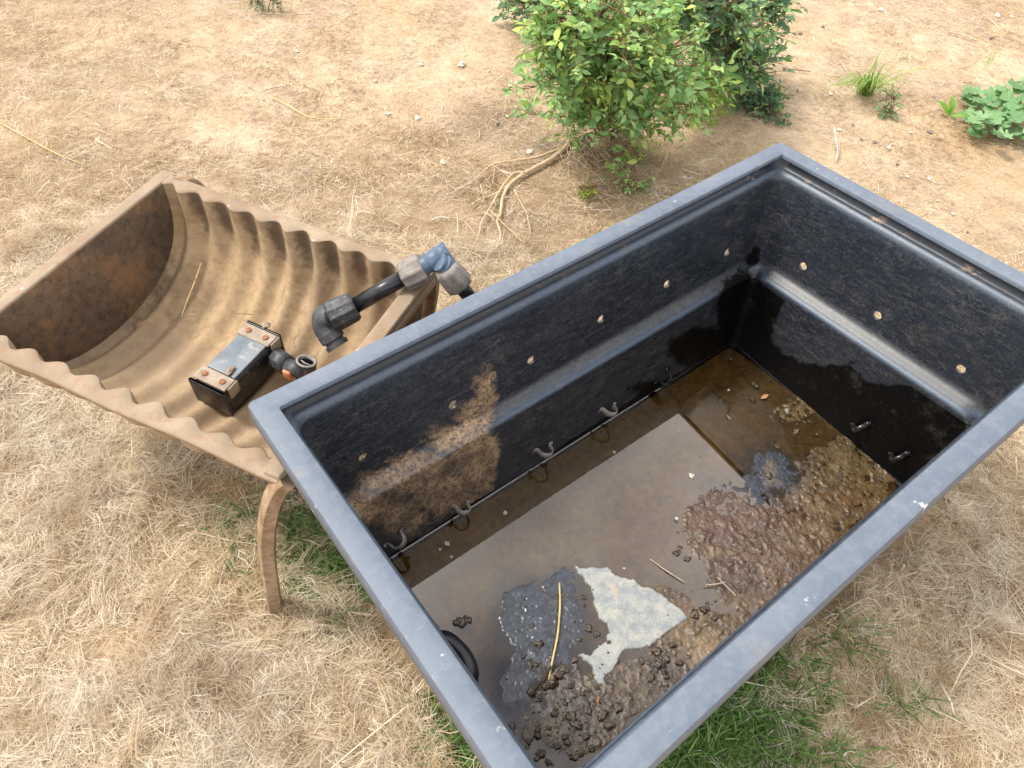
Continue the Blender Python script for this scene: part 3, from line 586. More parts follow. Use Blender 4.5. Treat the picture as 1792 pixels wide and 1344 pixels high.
base = base * (1 + .7 * fine[:, None] + .5 * fine2[:, None]); sil = sstep(.55, .75, fbm(P[:, 0], P[:, 1], 26, 5, 201))[:, None] * .35 * (1 - dry[:, None]); base = base * (1 - sil) + np.array([.20, .145, .085]) * sil * np.clip(rough, .15, 1)[:, None] + base * sil * (1 - np.clip(rough, .15, 1)[:, None])
P[:, 2] = WZ + h
i = (np.arange(ny_ - 1)[:, None] * nx_ + np.arange(nx_ - 1)[None]).ravel()
mud = mesh_obj('mud', P, np.stack([i, i + 1, i + nx_ + 1, i + nx_], 1), MUD); tag(mud, 'wet brown mud lying on the floor of the black tub', 'mud', kind='stuff')
set_attr(mud, 'mudcol', np.clip(base, 0, 1)); set_attr(mud, 'mudmask', np.stack([dry, rough2, sstep(-.0015, .0012, h)], 1))
# water sheet, edges climb the wall in a small meniscus
us = np.concatenate([[-mx_, -mx_ + .0012, -mx_ + .0028, -mx_ + .006], np.linspace(-mx_ + .02, mx_ - .02, 60), [mx_ - .006, mx_ - .0028, mx_ - .0012, mx_]])
myn = my_ + .018; vs = np.concatenate([[-myn, -myn + .0012, -myn + .0028, -myn + .006], np.linspace(-myn + .02, my_ - .02, 40), [my_ - .006, my_ - .0028, my_ - .0012, my_]])
a, b = np.meshgrid(us, vs); a, b = a.ravel(), b.ravel()
P = from_tub(np.stack([a, b, np.full_like(a, -.48)], 1)); d = np.minimum(mx_ - np.abs(a), np.minimum(my_ - b, myn + b)); P[:, 2] = WZ + .0022 * np.exp(-d / .0016)
nn_ = len(us); i = (np.arange(len(vs) - 1)[:, None] * nn_ + np.arange(nn_ - 1)[None]).ravel()
wt = mesh_obj('water', P, np.stack([i, i + 1, i + nn_ + 1, i + nn_], 1), WATER); tag(wt, kind='structure')

# ------------------------------------------------------------------ things lying in the tub
def mud_top(px, py):
    wx = gp(px, py, WZ); k = np.argmin((Wd_[:, 0] - wx[0]) ** 2 + (Wd_[:, 1] - wx[1]) ** 2); return np.array([wx[0], wx[1], WZ + h[k]])
rg = random.Random(3)
protos = []
for s_ in range(7):
    b = MB(); b.blob((0, 0, 0), .0062, s_ + 20, .2, 10, (1, .8, .6))
    if s_ % 2: b.blob((.005, .003, 0), .004, s_ + 50, .22, 8, (1, .9, .7))
    if s_ == 4: b.blob((-.005, .004, .0), .0045, s_ + 80, .2, 8)
    protos.append(b)
pm = [None] * 7
crumbs = []
def clod(px, py, s, k, label, grp):
    global pm
    if s < 1.0: crumbs.append((px, py, s)); return
    if callable(label): label = label(px, py)
    grp = grp + (' ' + label.split(' mud clod ')[-1] if ' mud clod ' in label else '')
    if pm[k] is None: o = protos[k].build('mud_clod', CLOD); pm[k] = o
    else: o = pm[k].copy(); COL.objects.link(o)
    p = mud_top(px, py); p[2] = max(p[2], WZ - .002) + .001; o.location = p; o.rotation_euler = (rg.uniform(-.3, .3), rg.uniform(-.3, .3), rg.uniform(0, 6.28)); o.scale = (s, s, s)
    tag(o, label, 'mud clod', grp)
near = [(965, 1192, 2.1), (975, 1180, 1.9), (930, 1210, 1.5), (942, 1222, 1.2), (955, 1200, 1.6), (985, 1170, 1.3), (1005, 1155, 1.1), (944, 1128, 1.4), (933, 1162, 1.0), (1000, 1256, 1.7), (1010, 1268, 1.5), (992, 1300, 1.3), (970, 1250, 1.2), (975, 1305, 1.0), (1025, 1290, 1.1), (1055, 1250, 1.4), (1080, 1240, 1.5), (1065, 1272, 1.3), (940, 1288, 1.2), (945, 1320, 1.5), (1030, 1245, 1.0), (960, 1275, .9), (1005, 1325, 1.2), (1100, 1215, .9), (915, 1150, .8), (930, 1095, .8), (1000, 1200, 1.0), (1020, 1215, .9), (1045, 1205, .8), (990, 1232, .9), (1035, 1310, 1), (960, 1335, 1.1), (925, 1300, .8), (1052, 1228, .8)]
for j, (px, py, s) in enumerate(near): clod(px, py, s, j % 7, lambda a, b_: 'dark wet mud clod heaped at the foot of the golden stalk' if (b_ < 1235 and a < 1012) else ('dark wet mud clod below the dry patch by the near wall' if a > 1022 else 'dark wet mud clod in the near corner of the tub'), 'mud clods')
mid = [(1020, 1045, 1.1), (1022, 1060, .9), (1030, 1100, 1.3), (1045, 1110, 1.2), (1015, 1120, .8), (975, 1125, .8), (1065, 1125, .8), (1150, 1140, 1.5), (1165, 1155, 1.4), (1150, 1165, 1.2), (1175, 1130, 1.1), (1190, 1160, 1.1), (1140, 1185, 1.1), (1165, 1185, 1.0), (1215, 1075, 1.5), (1230, 1068, 1.3), (1250, 1082, 1.0), (1262, 1078, .8), (1238, 1056, .8), (1252, 1052, .7), (1205, 1150, .9), (1125, 1160, .9)]
for j, (px, py, s) in enumerate(mid): clod(px, py, s, (j * 3) % 7, lambda a, b_: 'dark wet mud clod along the left edge of the dry patch' if a < 1080 else ('dark wet mud clod at the right tip of the dry patch' if a > 1200 else 'dark wet mud clod right below the dry patch'), 'mud clods')
farc = [(1184, 968, 1.2), (1203, 978, 1.2), (1190, 958, .9), (1210, 890, .8), (1183, 912, .8), (1186, 932, .7), (1345, 832, 1.3), (1260, 700, 1.1), (1275, 717, 1.0), (1320, 672, 1.3), (1345, 665, .9), (1280, 628, .9), (1318, 699, 1.1), (1395, 755, 1.3), (1360, 780, 1.0), (1430, 760, .9), (1400, 735, .9), (1380, 700, .8), (1300, 690, .7), (1470, 830, 1.0), (1455, 850, .9), (1490, 800, .9), (1415, 800, .8), (1378, 1030, .9), (1360, 1015, .8), (1295, 1035, .8), (1320, 1000, .9), (1290, 895, .7), (1400, 890, .8), (1540, 840, 1.0), (1520, 815, .8)]
for j, (px, py, s) in enumerate(farc): clod(px, py, s, (j * 5 + 1) % 7, 'small wet lump of mud on the far right half of the tub floor', 'mud lumps on the far half of the tub')
clod(808, 1090, 1.8, 5, 'larger of two dark mud lumps in the still water near the left wall', 'lumps in the still water'); clod(820, 1086, 1.3, 3, 'smaller of two dark mud lumps in the still water near the left wall', 'lumps in the still water')
for (cx_, cy_, rx_, ry_, n_) in ((960, 1130, 60, 80, 50), (1000, 1240, 70, 60, 60), (1130, 1180, 60, 30, 30), (1250, 1070, 60, 25, 30), (1360, 780, 110, 70, 60), (1300, 950, 100, 60, 50)):
    for k_ in range(n_): crumbs.append((rg.gauss(cx_, rx_ * .6), rg.gauss(cy_, ry_ * .6), rg.uniform(.22, .55)))
b = MB(); V_ = []
for k_, (px, py, s) in enumerate(crumbs):
    p = mud_top(px, py); q_ = to_tub(p)
    if abs(q_[0]) < mx_ and abs(q_[1]) < my_: p[2] = max(p[2], WZ - .001); b.blob(p, .0055 * s, k_, .2, 5, (1, .85, .6))
tag(b.build('mud_crumbs', CLOD), 'small wet mud crumbs dotting the mud on the tub floor', 'mud crumbs', kind='stuff')
SHL = ['small shell at the left edge of the reddish mud', 'largest pale shell in the middle of the reflecting water', 'pale shell floating in the brown strip of water below the second hook clip', 'pale shell in the brown strip of water nearest the left rim', 'tiny shell just left of the pale shell nearest the left rim', 'tiny shell just below the pale shell nearest the left rim', 'tiny shell in the water by the middle hook clip', 'tiny shell at the far corner of the sky reflection', 'tiny shell on brown mud toward the far corner of the tub', 'tiny shell in the water above the dry grey patch']
for j, (px, py, s) in enumerate([(1184, 908, 1.0), (1210, 833, 1.6), (884, 898, 1.2), (782, 952, 1.4), (770, 962, .8), (790, 975, .8), (1075, 792, .9), (1188, 756, .7), (1275, 683, .8), (1092, 995, .6)]):
    b = MB(); b.blob((0, 0, 0), .0045, j, .12, 8, (1, .75, .5)); b.tube([(.001, 0, .0012), (.0022, .0012, .0018), (.001, .0026, .0018), (-.001, .0018, .002)], [.0016, .0014, .001, .0006], 6)
    o = b.build('snail_shell', SHELL); p = mud_top(px, py); p[2] = max(WZ, p[2]) + .0008; o.location = p; o.scale = (s, s, s); o.rotation_euler = (0, 0, rg.uniform(0, 6)); tag(o, SHL[j], 'shell', 'small shells in the tub')
def stick(name, pts, rad, mat, label, cat='twig', group=None, n_=7):
    P = catmull(pts, 5); r_ = np.interp(np.linspace(0, 1, len(P)), np.linspace(0, 1, len(rad)), rad); o = MB().tube(P, r_, n_).build(name, mat); return tag(o, label, cat, group)
zt = WZ + .0085
stick('straw_stalk', [gp(979, 1020, zt), gp(980, 1060, zt), gp(976, 1110, zt), gp(968, 1150, zt), gp(960, 1190, zt - .002)], [.0016, .002, .0021, .002, .0016], STALK, 'long golden straw stalk lying bent on the wet tub floor', 'straw')
stick('twig', [gp(928, 1218, zt), gp(945, 1192, zt + .004), gp(962, 1170, zt + .003), gp(975, 1158, zt)], [.0012, .0018, .002, .0012], CLOD, 'thin muddy twig leaning over the clods below the golden stalk')
stick('twig', [gp(1137, 978, WZ + .001), gp(1165, 998, WZ + .003), gp(1200, 1020, WZ + .004)], [.0008, .0012, .0007], STALK_D, 'thin dull twig half sunk in the mud above the dry patch')
stick('twig', [gp(1255, 1010, zt), gp(1275, 1030, zt), gp(1288, 1043, zt)], [.0008, .0014, .001], STALK_D, 'short forked looking twig in the reddish mud near the grey clip')
stick('twig', [gp(1235, 1024, zt), gp(1255, 1022, zt), gp(1270, 1018, zt)], [.001, .0012, .0008], STALK_D, 'short pale twig lying across the reddish mud')
def flat_leaf(name, c, yaw, L_, W_, mat, label, cup=.2):
    t = np.linspace(0, 1, 7); hw = np.sin(t * math.pi) ** .8 * W_ / 2; V = []; F = []
    for a, q in zip(t, hw): V += [((a - .5) * L_, -q, cup * q), ((a - .5) * L_, 0, 0), ((a - .5) * L_, q, cup * q)]
    for i in range(6):
        for j in range(2): F.append((i * 3 + j, i * 3 + j + 1, i * 3 + j + 4, i * 3 + j + 3))
    V = np.array(V); V[:, 2] += .003 * np.sin(V[:, 0] / L_ * 3); V = np.r_[V, V - [0, 0, .0006]]; F = F + [tuple(21 + q for q in reversed(f)) for f in F]
    o = mesh_obj(name, V, F, mat); o.location = c; o.rotation_euler = (0, 0, yaw); return tag(o, label, 'leaf')
flat_leaf('fallen_leaf', gp(1338, 694, WZ + .004), .5, .021, .010, LEAFB, 'small brown oval leaf on the mud at the far corner of the tub')
flat_leaf('fallen_leaf', gp(1046, 1224, WZ + .008), 1.6, .011, .005, LEAFB, 'tiny orange leaf among the near mud clods')

# ------------------------------------------------------------------ corrugated trough
TZH = .392
ta, tb_ = gp(285, 303, TZH), gp(765, 472, TZH); tg_ = gp(0, 625, TZH)
U = (tb_ - ta); LEN = np.linalg.norm(U); U /= LEN; Wv = np.array([U[1], -U[0], 0]); WID = ((tg_ - ta) @ Wv)
trm = Matrix(((U[0], -Wv[0], 0, ta[0] + Wv[0] * WID / 2), (U[1], -Wv[1], 0, ta[1] + Wv[1] * WID / 2), (0, 0, 1, TZH), (0, 0, 0, 1)))   # x along, y to far side, z up; origin mid of left end
trough = empty('metal_trough', mat=trm); tag(trough, 'rusty half round corrugated metal trough on curved legs, left of the black tub', 'trough')
RW, NW = .030, 9.25                                           # rim width, number of waves
RR = WID / 2 - RW; DEP = .212; AMP = .0080; EX = .66; lam = (LEN - .05) / NW
def wave(x): return AMP * (1 + .22 * np.sin(x * 19 + 1)) * np.cos(2 * math.pi * (x - .040) / lam) * sstep(.022, .045, x) * sstep(LEN - .02, LEN - .045, x)
xs = np.linspace(.024, LEN - .024, 190); th = np.linspace(0, math.pi, 72)
Xg, Tg = np.meshgrid(xs, th, indexing='ij')
rad = 1 + 0 * Xg; Yg = (RR + wave(Xg)) * np.cos(Tg); Zg = -(DEP + wave(Xg)) * np.abs(np.sin(Tg)) ** EX
V1 = np.stack([Xg, Yg, Zg], 2).reshape(-1, 3); k = 1.016; V2 = np.stack([Xg, (RR + .004 + wave(Xg)) * np.cos(Tg), -(DEP + .004 + wave(Xg)) * np.abs(np.sin(Tg)) ** EX - .0], 2).reshape(-1, 3)
ii = (np.arange(len(xs) - 1)[:, None] * len(th) + np.arange(len(th) - 1)[None]).ravel(); Fq = np.stack([ii, ii + 1, ii + len(th) + 1, ii + len(th)], 1)
bs = mesh_obj('trough_basin', np.r_[V1, V2], np.r_[Fq, Fq[:, ::-1] + len(V1)], T_BAS, trough)
bs.name = 'basin'
xx = np.r_[V1, V2]; frac = -xx[:, 2] / DEP
farS = (xx[:, 1] > 0)
crest = .5 + .5 * np.cos(2 * math.pi * (xx[:, 0] - .040) / lam)
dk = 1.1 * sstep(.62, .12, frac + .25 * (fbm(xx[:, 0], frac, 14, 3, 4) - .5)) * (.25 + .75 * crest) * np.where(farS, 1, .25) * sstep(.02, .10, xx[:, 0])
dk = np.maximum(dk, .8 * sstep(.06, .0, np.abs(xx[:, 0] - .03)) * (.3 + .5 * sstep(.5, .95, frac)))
sedi = sstep(.55, .9, frac) * (xx[:, 1] < .03) * .8
set_attr(bs, 'stain', np.stack([dk, sedi, 0 * dk], 1))
# end plates
def end_plate(x0, x1, name):
    t = np.linspace(0, math.pi, 40); Q = [((RR + .004) * math.cos(a), -(DEP + .004) * abs(math.sin(a)) ** EX) for a in t]
    V = [(x0, y_, z_) for y_, z_ in Q] + [(x1, y_, z_) for y_, z_ in Q]; n_ = 40
    F = [tuple(reversed(range(n_))), tuple(range(n_, 2 * n_))] + [(i, (i + 1) % n_, n_ + (i + 1) % n_, n_ + i) for i in range(n_)]
    o = mesh_obj(name, V, F, T_END, trough, smooth=False); return o
end_plate(.018, .024, 'end_plate'); end_plate(LEN - .024, LEN - .018, 'end_plate')
# rim: long flat flanges with wavy inner edge, straight end bars
xr = np.linspace(.0, LEN, 240)
for s_ in (1, -1):
    inner = s_ * (RR + wave(xr)); outer = np.full_like(xr, s_ * (WID / 2 + (.004 if s_ < 0 else 0))); outer = outer + s_ * .0015 * np.sin(xr * 23) ; zt_ = .0012 * np.sin(xr * 9 + s_)
    rows = [(inner, zt_ - .004), (inner, zt_), (inner + s_ * .002, zt_ + .0025), (outer - s_ * .003, zt_ + .003), (outer, zt_), (outer, zt_ - .006), (outer - s_ * .003, zt_ - .0065)]
    V = np.concatenate([np.stack([xr, a_, b_], 1) for a_, b_ in rows]); n_ = len(xr); F = []
    for r_ in range(len(rows)):
        q = (r_ + 1) % len(rows); j = np.arange(n_ - 1); F.append(np.stack([r_ * n_ + j, r_ * n_ + j + 1, q * n_ + j + 1, q * n_ + j], 1) if s_ > 0 else np.stack([q * n_ + j, q * n_ + j + 1, r_ * n_ + j + 1, r_ * n_ + j], 1))
    o = mesh_obj('rim_flange', V, np.concatenate(F), T_RIM, trough)
b = MB(); b.box((.010, 0, -.001), (.026, WID - .004, .012), bev=.003); b.build('end_bar', T_RIM, trough)
b = MB(); b.box((LEN - .012, 0, .003), (.030, WID + .002, .017), bev=.003); b.box((LEN - .0005, 0, -.016), (.004, WID - .02, .028)); b.build('end_bar', T_RIM, trough)
# curved legs: two at the right end, two at the left end
def leg(x, side, foot, top_out=.012):
    pts = [(x, side * (WID / 2 - .012), -.006), (x - .002, side * (WID / 2 + .020), -.022), (x - .008, side * (WID / 2 + .046), -.075), (x - .022, side * (WID / 2 + .055), -.17), (x - .045, side * (WID / 2 + .056), -.30), foot]
    sec = [(-1, -.7), (-.7, -.95), (.7, -.95), (1, -.7), (1, .7), (.7, .95), (-.7, .95), (-1, .7)]
    if foot is None: pts = lpts
    P = catmull(pts, 8); o = MB().tube(P, np.linspace(.0140, .0140, len(P)), 8, sec=sec).build('leg', LEGM, trough); autosmooth(o, 40); return o
fb = gp(481, 1060, .0); fl = np.array([(fb - ta) @ U, -((fb - ta) @ Wv) + WID / 2, -TZH - .012])
lpts = []
for (px, py, z_) in ((503, 838, .386), (488, 852, .370), (474, 884, .33), (467, 925, .268), (467, 965, .195), (473, 1010, .11), (481, 1062, -.01)):
    q = gp(px, py, z_); lpts.append(((q - ta) @ U, -((q - ta) @ Wv) + WID / 2, z_ - TZH))
leg(LEN - .030, -1, None)
leg(LEN - .030, 1, (LEN - .05, WID / 2 + .03, -TZH - .01)); b = MB(); b.tube([(.06, .02, -DEP + .01), (.06, .02, -.30), (.05, .02, -TZH - .01)], .012, 8, sec=[(-1, -.8), (1, -.8), (1, .8), (-1, .8), (-1, 0), (-1, -.2), (-1, -.4), (-1, -.6)]); b.build('leg', LEGM, trough); leg(.045, 1, (.06, WID / 2 + .03, -TZH - .01))

# ------------------------------------------------------------------ float box lying in the trough
bz = .270
bc = [gp(*q, bz) for q in ((337, 657), (436, 560), (483, 592), (394, 697))]
bu = (bc[1] - bc[0]); bL = np.linalg.norm(bu); bu /= bL; bv = (bc[2] - bc[1]); bv -= (bv @ bu) * bu; bW = np.linalg.norm(bv); bv /= bW
ctr = sum(bc) / 4; tilt = Matrix.Rotation(R(0), 3, 'X')
zz = np.cross(bu, bv); 
if zz[2] < 0: bv = -bv; zz = -zz
bm = Matrix(((bu[0], bv[0], zz[0], ctr[0]), (bu[1], bv[1], zz[1], ctr[1]), (bu[2], bv[2], zz[2], ctr[2]), (0, 0, 0, 1)))
fbx = empty('valve_box', mat=bm); tag(fbx, 'black oblong valve box with dusty brackets and rusty screws lying in the trough', 'valve box')
BH = .066
MB().box((0, 0, -BH / 2 - .002), (bL, bW, BH), bev=.009).build('housing', BOXM, fbx)
b = MB(); b.box((.004, 0, .0005), (bL * .60, bW * .86, .004), bev=.0018); b.build('lid', BOXTOP, fbx)
MB().box((-bL / 2 - .002, 0, -.030), (.008, bW + .008, .066), bev=.003).build('end_lip', BOXM, fbx)
MB().box((bL / 2 + .001, 0, -.022), (.006, bW + .004, .052), bev=.002).build('end_lip', BOXM, fbx)
for sx in (-1, 1):
    b = MB(); b.box((sx * bL * .385, 0, .0022), (bL * .19, bW * .98, .005), bev=.0015); b.box((sx * bL * .385 + .004, -bW / 2 * 1.02, -.012), (bL * .16, .004, .028), bev=.001); b.build('bracket', BRK, fbx)
    for sy in (-.27, .27):
        b = MB(); c0 = np.array([sx * bL * .385, sy * bW, .0045]); b.tube([c0, c0 + [0, 0, .0025], c0 + [0, 0, .0036]], [.0062, .0060, .0035], 14); o = b.build('screw', RUST, fbx); autosmooth(o, 30)
b = MB(); b.blob((-bL * .22, -bW * .2, .006), .008, 4, .3, 8, (1.5, .9, .4)); b.build('dirt_crumb', BRK, fbx); b = MB(); b.blob((bL * .55, bW * .02, .004), .008, 8, .3, 8, (1, 1, .6)); b.build('dirt_crumb', BRK, fbx)
# outlet fittings of the box (parts of it)
def lp(px, py, z): P = gp(px, py, z - .035); q = P - ctr; return np.array([q @ bu, q @ bv, q @ zz])
o0, o1, o2, o3 = lp(463, 612, .275), lp(487, 628, .275), lp(503, 640, .277), lp(532, 652, .278)
b = MB(); b.tube([o0, o1], .0125, 20); b.tube([o1 - (o1 - o0) * .15, o1 + (o2 - o1) * .9], .0195, 40, ridges=8, ridge_h=.0018); b.build('nut', FIT, fbx)
b = MB(); b.tube([o2, o3], .0155, 20); c1 = lp(533, 655, .262); b.tube([c1 + [0, 0, -.03], c1 + [0, 0, .0]], .018, 24); b.build('elbow', FIT, fbx)
c2 = lp(536, 633, .292); dirv = np.array([0, 0, 1.0]); t_ = np.linspace(0, 1, 13)
b = MB(); rr = np.array([.0185 if i % 2 else .0205 for i in range(13)]); b.tube([c1 + (c2 - c1) * a_ for a_ in t_], rr, 28, caps=False)

Va = []; n_ = 28
b.build('threaded_socket', FIT, fbx)
b = MB(); tvec = (c2 - c1) / np.linalg.norm(c2 - c1); uu = np.cross(tvec, [1, 0, 0]); uu /= np.linalg.norm(uu); vv = np.cross(tvec, uu)
A2 = np.linspace(0, 2 * math.pi, 29)[:-1]; V = np.concatenate([[c2 + tvec * z_ + (uu * math.cos(a_) + vv * math.sin(a_)) * r_ for a_ in A2] for r_, z_ in ((.0200, 0), (.0200, .0025), (.0155, .0025), (.0150, -.004))])
b.add(V, [(r_ * 28 + j, r_ * 28 + (j + 1) % 28, (r_ + 1) * 28 + (j + 1) % 28, (r_ + 1) * 28 + j) for r_ in range(3) for j in range(28)]); b.tube([c2 + uu * -.014 - tvec * .003, c2 - tvec * .0025 + vv * .003, c2 + uu * .014 - tvec * .003], .0018, 6); b.build('socket_mouth', CLIP, fbx)
oc = lp(506, 652, .272); b = MB(); b.box(oc, (.020, .018, .022), bev=.003); b.build('tap_handle', TERRA, fbx)

# ------------------------------------------------------------------ black pipe with blue elbow hooked over the trough corner
def gpp(px, py, z): return gp(px, py, z - .030)
e_lo = gpp(592, 607, .345); e_c = gpp(572, 556, .385); n1a = gpp(577, 556, .392); n1b = gpp(622, 535, .405); p_end = gpp(716, 480, .462)
n2a, n2b = gpp(705, 486, .455), gpp(742, 467, .474); bl_a, bl_b = gpp(738, 468, .472), gpp(784, 438, .494)
be = gpp(768, 458, .492); bn = gpp(784, 466, .478); g0, g1 = gpp(778, 468, .482), gpp(806, 500, .440); pe0, pe1 = gpp(800, 494, .446), gpp(835, 535, .39)
pipe = empty('water_pipe', tuple(gpp(670, 505, .43))); tag(pipe, 'black water pipe with blue elbow and grey nuts hooked over the trough corner', 'pipe'); oP = gpp(670, 505, .43)
def L(*p): return [np.asarray(q) - oP for q in p]
MB().tube(L(n1b - (n1b - n1a) * .1, p_end), .0150, 24).build('pipe', PIPE, pipe)
b = MB(); d1 = (n1b - n1a) / np.linalg.norm(n1b - n1a); q0, q1 = L(n1a, n1b); Pn = [q0 + (q1 - q0) * t for t in (0, .06, .1, .9, 1)]; b.tube(Pn, [.023, .027, .0285, .0255, .022], 64, ridges=10, ridge_h=.0022); b.build('nut', FIT, pipe)
b = MB(); el = catmull(L(n1a + (n1b - n1a) * .08, e_c + (n1a - e_c) * .3 + np.array([-.006, 0, 0]), gpp(569, 572, .372), gpp(578, 588, .36)), 6); b.tube(el, np.linspace(.0225, .0215, len(el)), 28)
b.build('elbow', FIT, pipe)
b = MB(); q0, q1 = L(gpp(574, 580, .366), e_lo); b.tube([q0, q0 + (q1 - q0) * .08, q0 + (q1 - q0) * .55, q0 + (q1 - q0) * .6, q0 + (q1 - q0) * .72, q0 + (q1 - q0) * .76, q1], [.0205, .0235, .023, .0185, .0185, .0225, .0222], 28); o = b.build('pipe_socket', FIT, pipe); autosmooth(o, 30)
b = MB(); q0, q1 = L(n2a, n2b); b.tube([q0 + (q1 - q0) * t for t in (0, .08, .14, .85, .9, 1)], [.020, .0245, .0255, .0275, .0275, .024], 64, ridges=9, ridge_h=.0022); b.build('nut', FITG, pipe)
b = MB(); q0, q1 = L(bl_a, bl_b); tt = np.linspace(0, 1, 15); b.tube([q0 + (q1 - q0) * t for t in tt], [.0200 if i in (4, 9, 13) else .0180 for i in range(15)], 28); q2, q3 = L(be, bn); b.tube([q2, q2 + (q3 - q2) * .4, q2 + (q3 - q2) * .45, q3], [.017, .017, .0195, .0195], 28); o = b.build('blue_elbow', BLUE, pipe); autosmooth(o, 30)
b = MB(); q0, q1 = L(g0, g1); b.tube([q0 + (q1 - q0) * t for t in (0, .1, .16, .85, .92, 1)], [.019, .0225, .0235, .025, .025, .02], 64, ridges=9, ridge_h=.0022); b.build('nut', FITG, pipe)
MB().tube(L(pe0, pe1), .0135, 20).build('pipe', PIPE, pipe)

# ------------------------------------------------------------------ shrubs
LT = np.array([(0, 0, 0), (.2, -.17, .05), (.2, 0, 0), (.2, .17, .05), (.48, -.27, .08), (.48, 0, -.01), (.48, .27, .08), (.76, -.17, .01), (.76, 0, -.05), (.76, .17, .01), (1, 0, -.14)])
LF = [(0, 1, 2), (0, 2, 3), (1, 4, 5, 2), (2, 5, 6, 3), (4, 7, 8, 5), (5, 8, 9, 6), (7, 10, 8), (8, 10, 9)]
def leaves(name, base, dirs, ups, L_, mat, parent, wid=1.0, T=LT, Fc=LF):
    d = dirs / np.linalg.norm(dirs, axis=1)[:, None]; s = np.cross(ups, d); s /= np.linalg.norm(s, axis=1)[:, None] + 1e-9; u = np.cross(d, s)
    V = base[:, None] + L_[:, None, None] * (T[None, :, 0:1] * d[:, None] + T[None, :, 1:2] * wid * s[:, None] + T[None, :, 2:3] * u[:, None])
    n_ = len(T); F = [tuple(i * n_ + j for j in f) for i in range(len(base)) for f in Fc]
    return mesh_obj(name, V.reshape(-1, 3), F, mat, parent, smooth=True)
def shrub(name, base, blb, label, mat, ntw, leafL=.034, stemmat=BARK_R, stems=True, seed=1, cat='shrub', wid=1.0, nodes=6, up_bias=.5, ymat=None):
    r_ = np.random.default_rng(seed); root = empty(name, tuple(base)); tag(root, label, cat); wts = np.array([b[3] ** 1.5 for b in blb]); wts /= wts.sum()
    C3 = [gp(b[0], b[1], b[2]) for b in blb]; SB = MB(); st = []
    for c_, b_ in zip(C3, blb):
        v = c_ - base; mid_ = base + v * .45 + np.array([r_.normal(0, .02), r_.normal(0, .02), .03 + .08 * abs(v[2])]); P = catmull([base + np.array([r_.normal(0, .012), r_.normal(0, .012), -.01]), mid_, c_], 8); st.append(P)
        SB.tube(P - base, np.linspace(.0045, .0016, len(P)) * (1 if np.linalg.norm(v) > .2 else .6), 6)
    LB, LD, LU, LL, YG = [], [], [], [], []; TB = MB()
    for t in range(ntw):
        young = r_.uniform() < .38
        k = r_.choice(len(blb), p=wts); R_ = blb[k][3]; v = r_.normal(0, 1, 3); v /= np.linalg.norm(v); shoot = r_.uniform() < .38; tip = C3[k] + v * R_ * (r_.uniform(1.2, 2.0) if shoot else r_.uniform(.3, 1.25) ** .7) * np.array([1, 1, .85]); tip[2] = max(tip[2], .02)
        s0 = st[k][r_.integers(len(st[k]) // 2, len(st[k]))]; P = catmull([s0, (s0 + tip) / 2 + r_.normal(0, .015, 3), tip + np.array([0, 0, -.004])], 5); TB.tube(P - base, np.linspace(.0017, .0007, len(P)), 5, caps=False)
        for j in range(nodes):
            f = .2 + .8 * (j + r_.uniform(0, .6)) / nodes; f = min(f, 1); q = P[min(int(f * (len(P) - 1)), len(P) - 1)]; ax = tip - s0; ax /= np.linalg.norm(ax) + 1e-9
            dd = ax * .6 + r_.normal(0, .7, 3); dd[2] += up_bias * .5; dd /= np.linalg.norm(dd); rl = leafL * r_.uniform(1.2, 2.0); e_ = q + dd * rl + np.array([0, 0, -.15 * rl]); TB.tube(np.array([q, (q + e_) / 2 + [0, 0, .003], e_]) - base, .0006, 4, caps=False)
            sd2 = np.cross(dd, [0, 0, 1]); sd2 /= np.linalg.norm(sd2) + 1e-9; sc_ = r_.uniform(.55, 1.15) * (1 - .3 * (j == nodes - 1))
            for (u_, s_) in ((1, 0), (.85, 1), (.85, -1), (.45, 1), (.45, -1)):
                if r_.uniform() < .12: continue
                b_ = q + (e_ - q) * u_; ld = dd * (.45 if s_ else 1) + sd2 * s_ + r_.normal(0, .22, 3); ld[2] -= .1; LB.append(b_); LD.append(ld); LU.append(np.array([0, 0, 1]) + r_.normal(0, .7, 3)); LL.append(leafL * sc_ * r_.uniform(.7, 1.2) * (1.15 if not s_ else .95) * (.8 if shoot else 1)); YG.append(young)
    if stems: SB.build('stem', BARK, root)
    TB.build('twig', stemmat, root)
    LB, LD, LU, LL, YG = np.array(LB), np.array(LD), np.array(LU), np.array(LL), np.array(YG)
    if ymat is None or not YG.any(): YG[:] = False
    leaves('foliage', LB[~YG] - base, LD[~YG], LU[~YG], LL[~YG], mat, root, wid)
    if YG.any(): leaves('young_foliage', LB[YG] - base, LD[YG], LU[YG], LL[YG] * .85, ymat, root, wid)
    return root
fb_ = gp(1065, 232, 0)
front = shrub('leafy_shrub', fb_, [(1060, 95, .40, .13), (975, 70, .42, .095), (960, 130, .30, .08), (1080, 165, .26, .12), (1150, 95, .42, .12), (1005, 170, .20, .08), (1130, 205, .17, .08), (1195, 150, .26, .075), (1050, 5, .58, .13), (965, 20, .50, .07), (1130, 20, .55, .11), (1020, 110, .35, .11), (1235, 130, .26, .055), (1255, 155, .22, .04), (1060, 200, .15, .08), (1100, 268, .06, .04), (1118, 305, .03, .03), (925, 200, .10, .018), (918, 150, .2, .022), (975, 215, .08, .03)],
              'bushy light green shrub with exposed roots beyond the tub', LEAF_L, 235, seed=4, leafL=.038, nodes=6, wid=.85, ymat=mat_green('young_leaves', [(0, (.16, .30, .07)), (.6, (.34, .52, .13)), (1, (.52, .62, .13))]))
LEAF_Y = mat_green('yellow_tip_leaves', [(0, (.16, .30, .03)), (.6, (.30, .44, .04)), (1, (.45, .52, .05))])
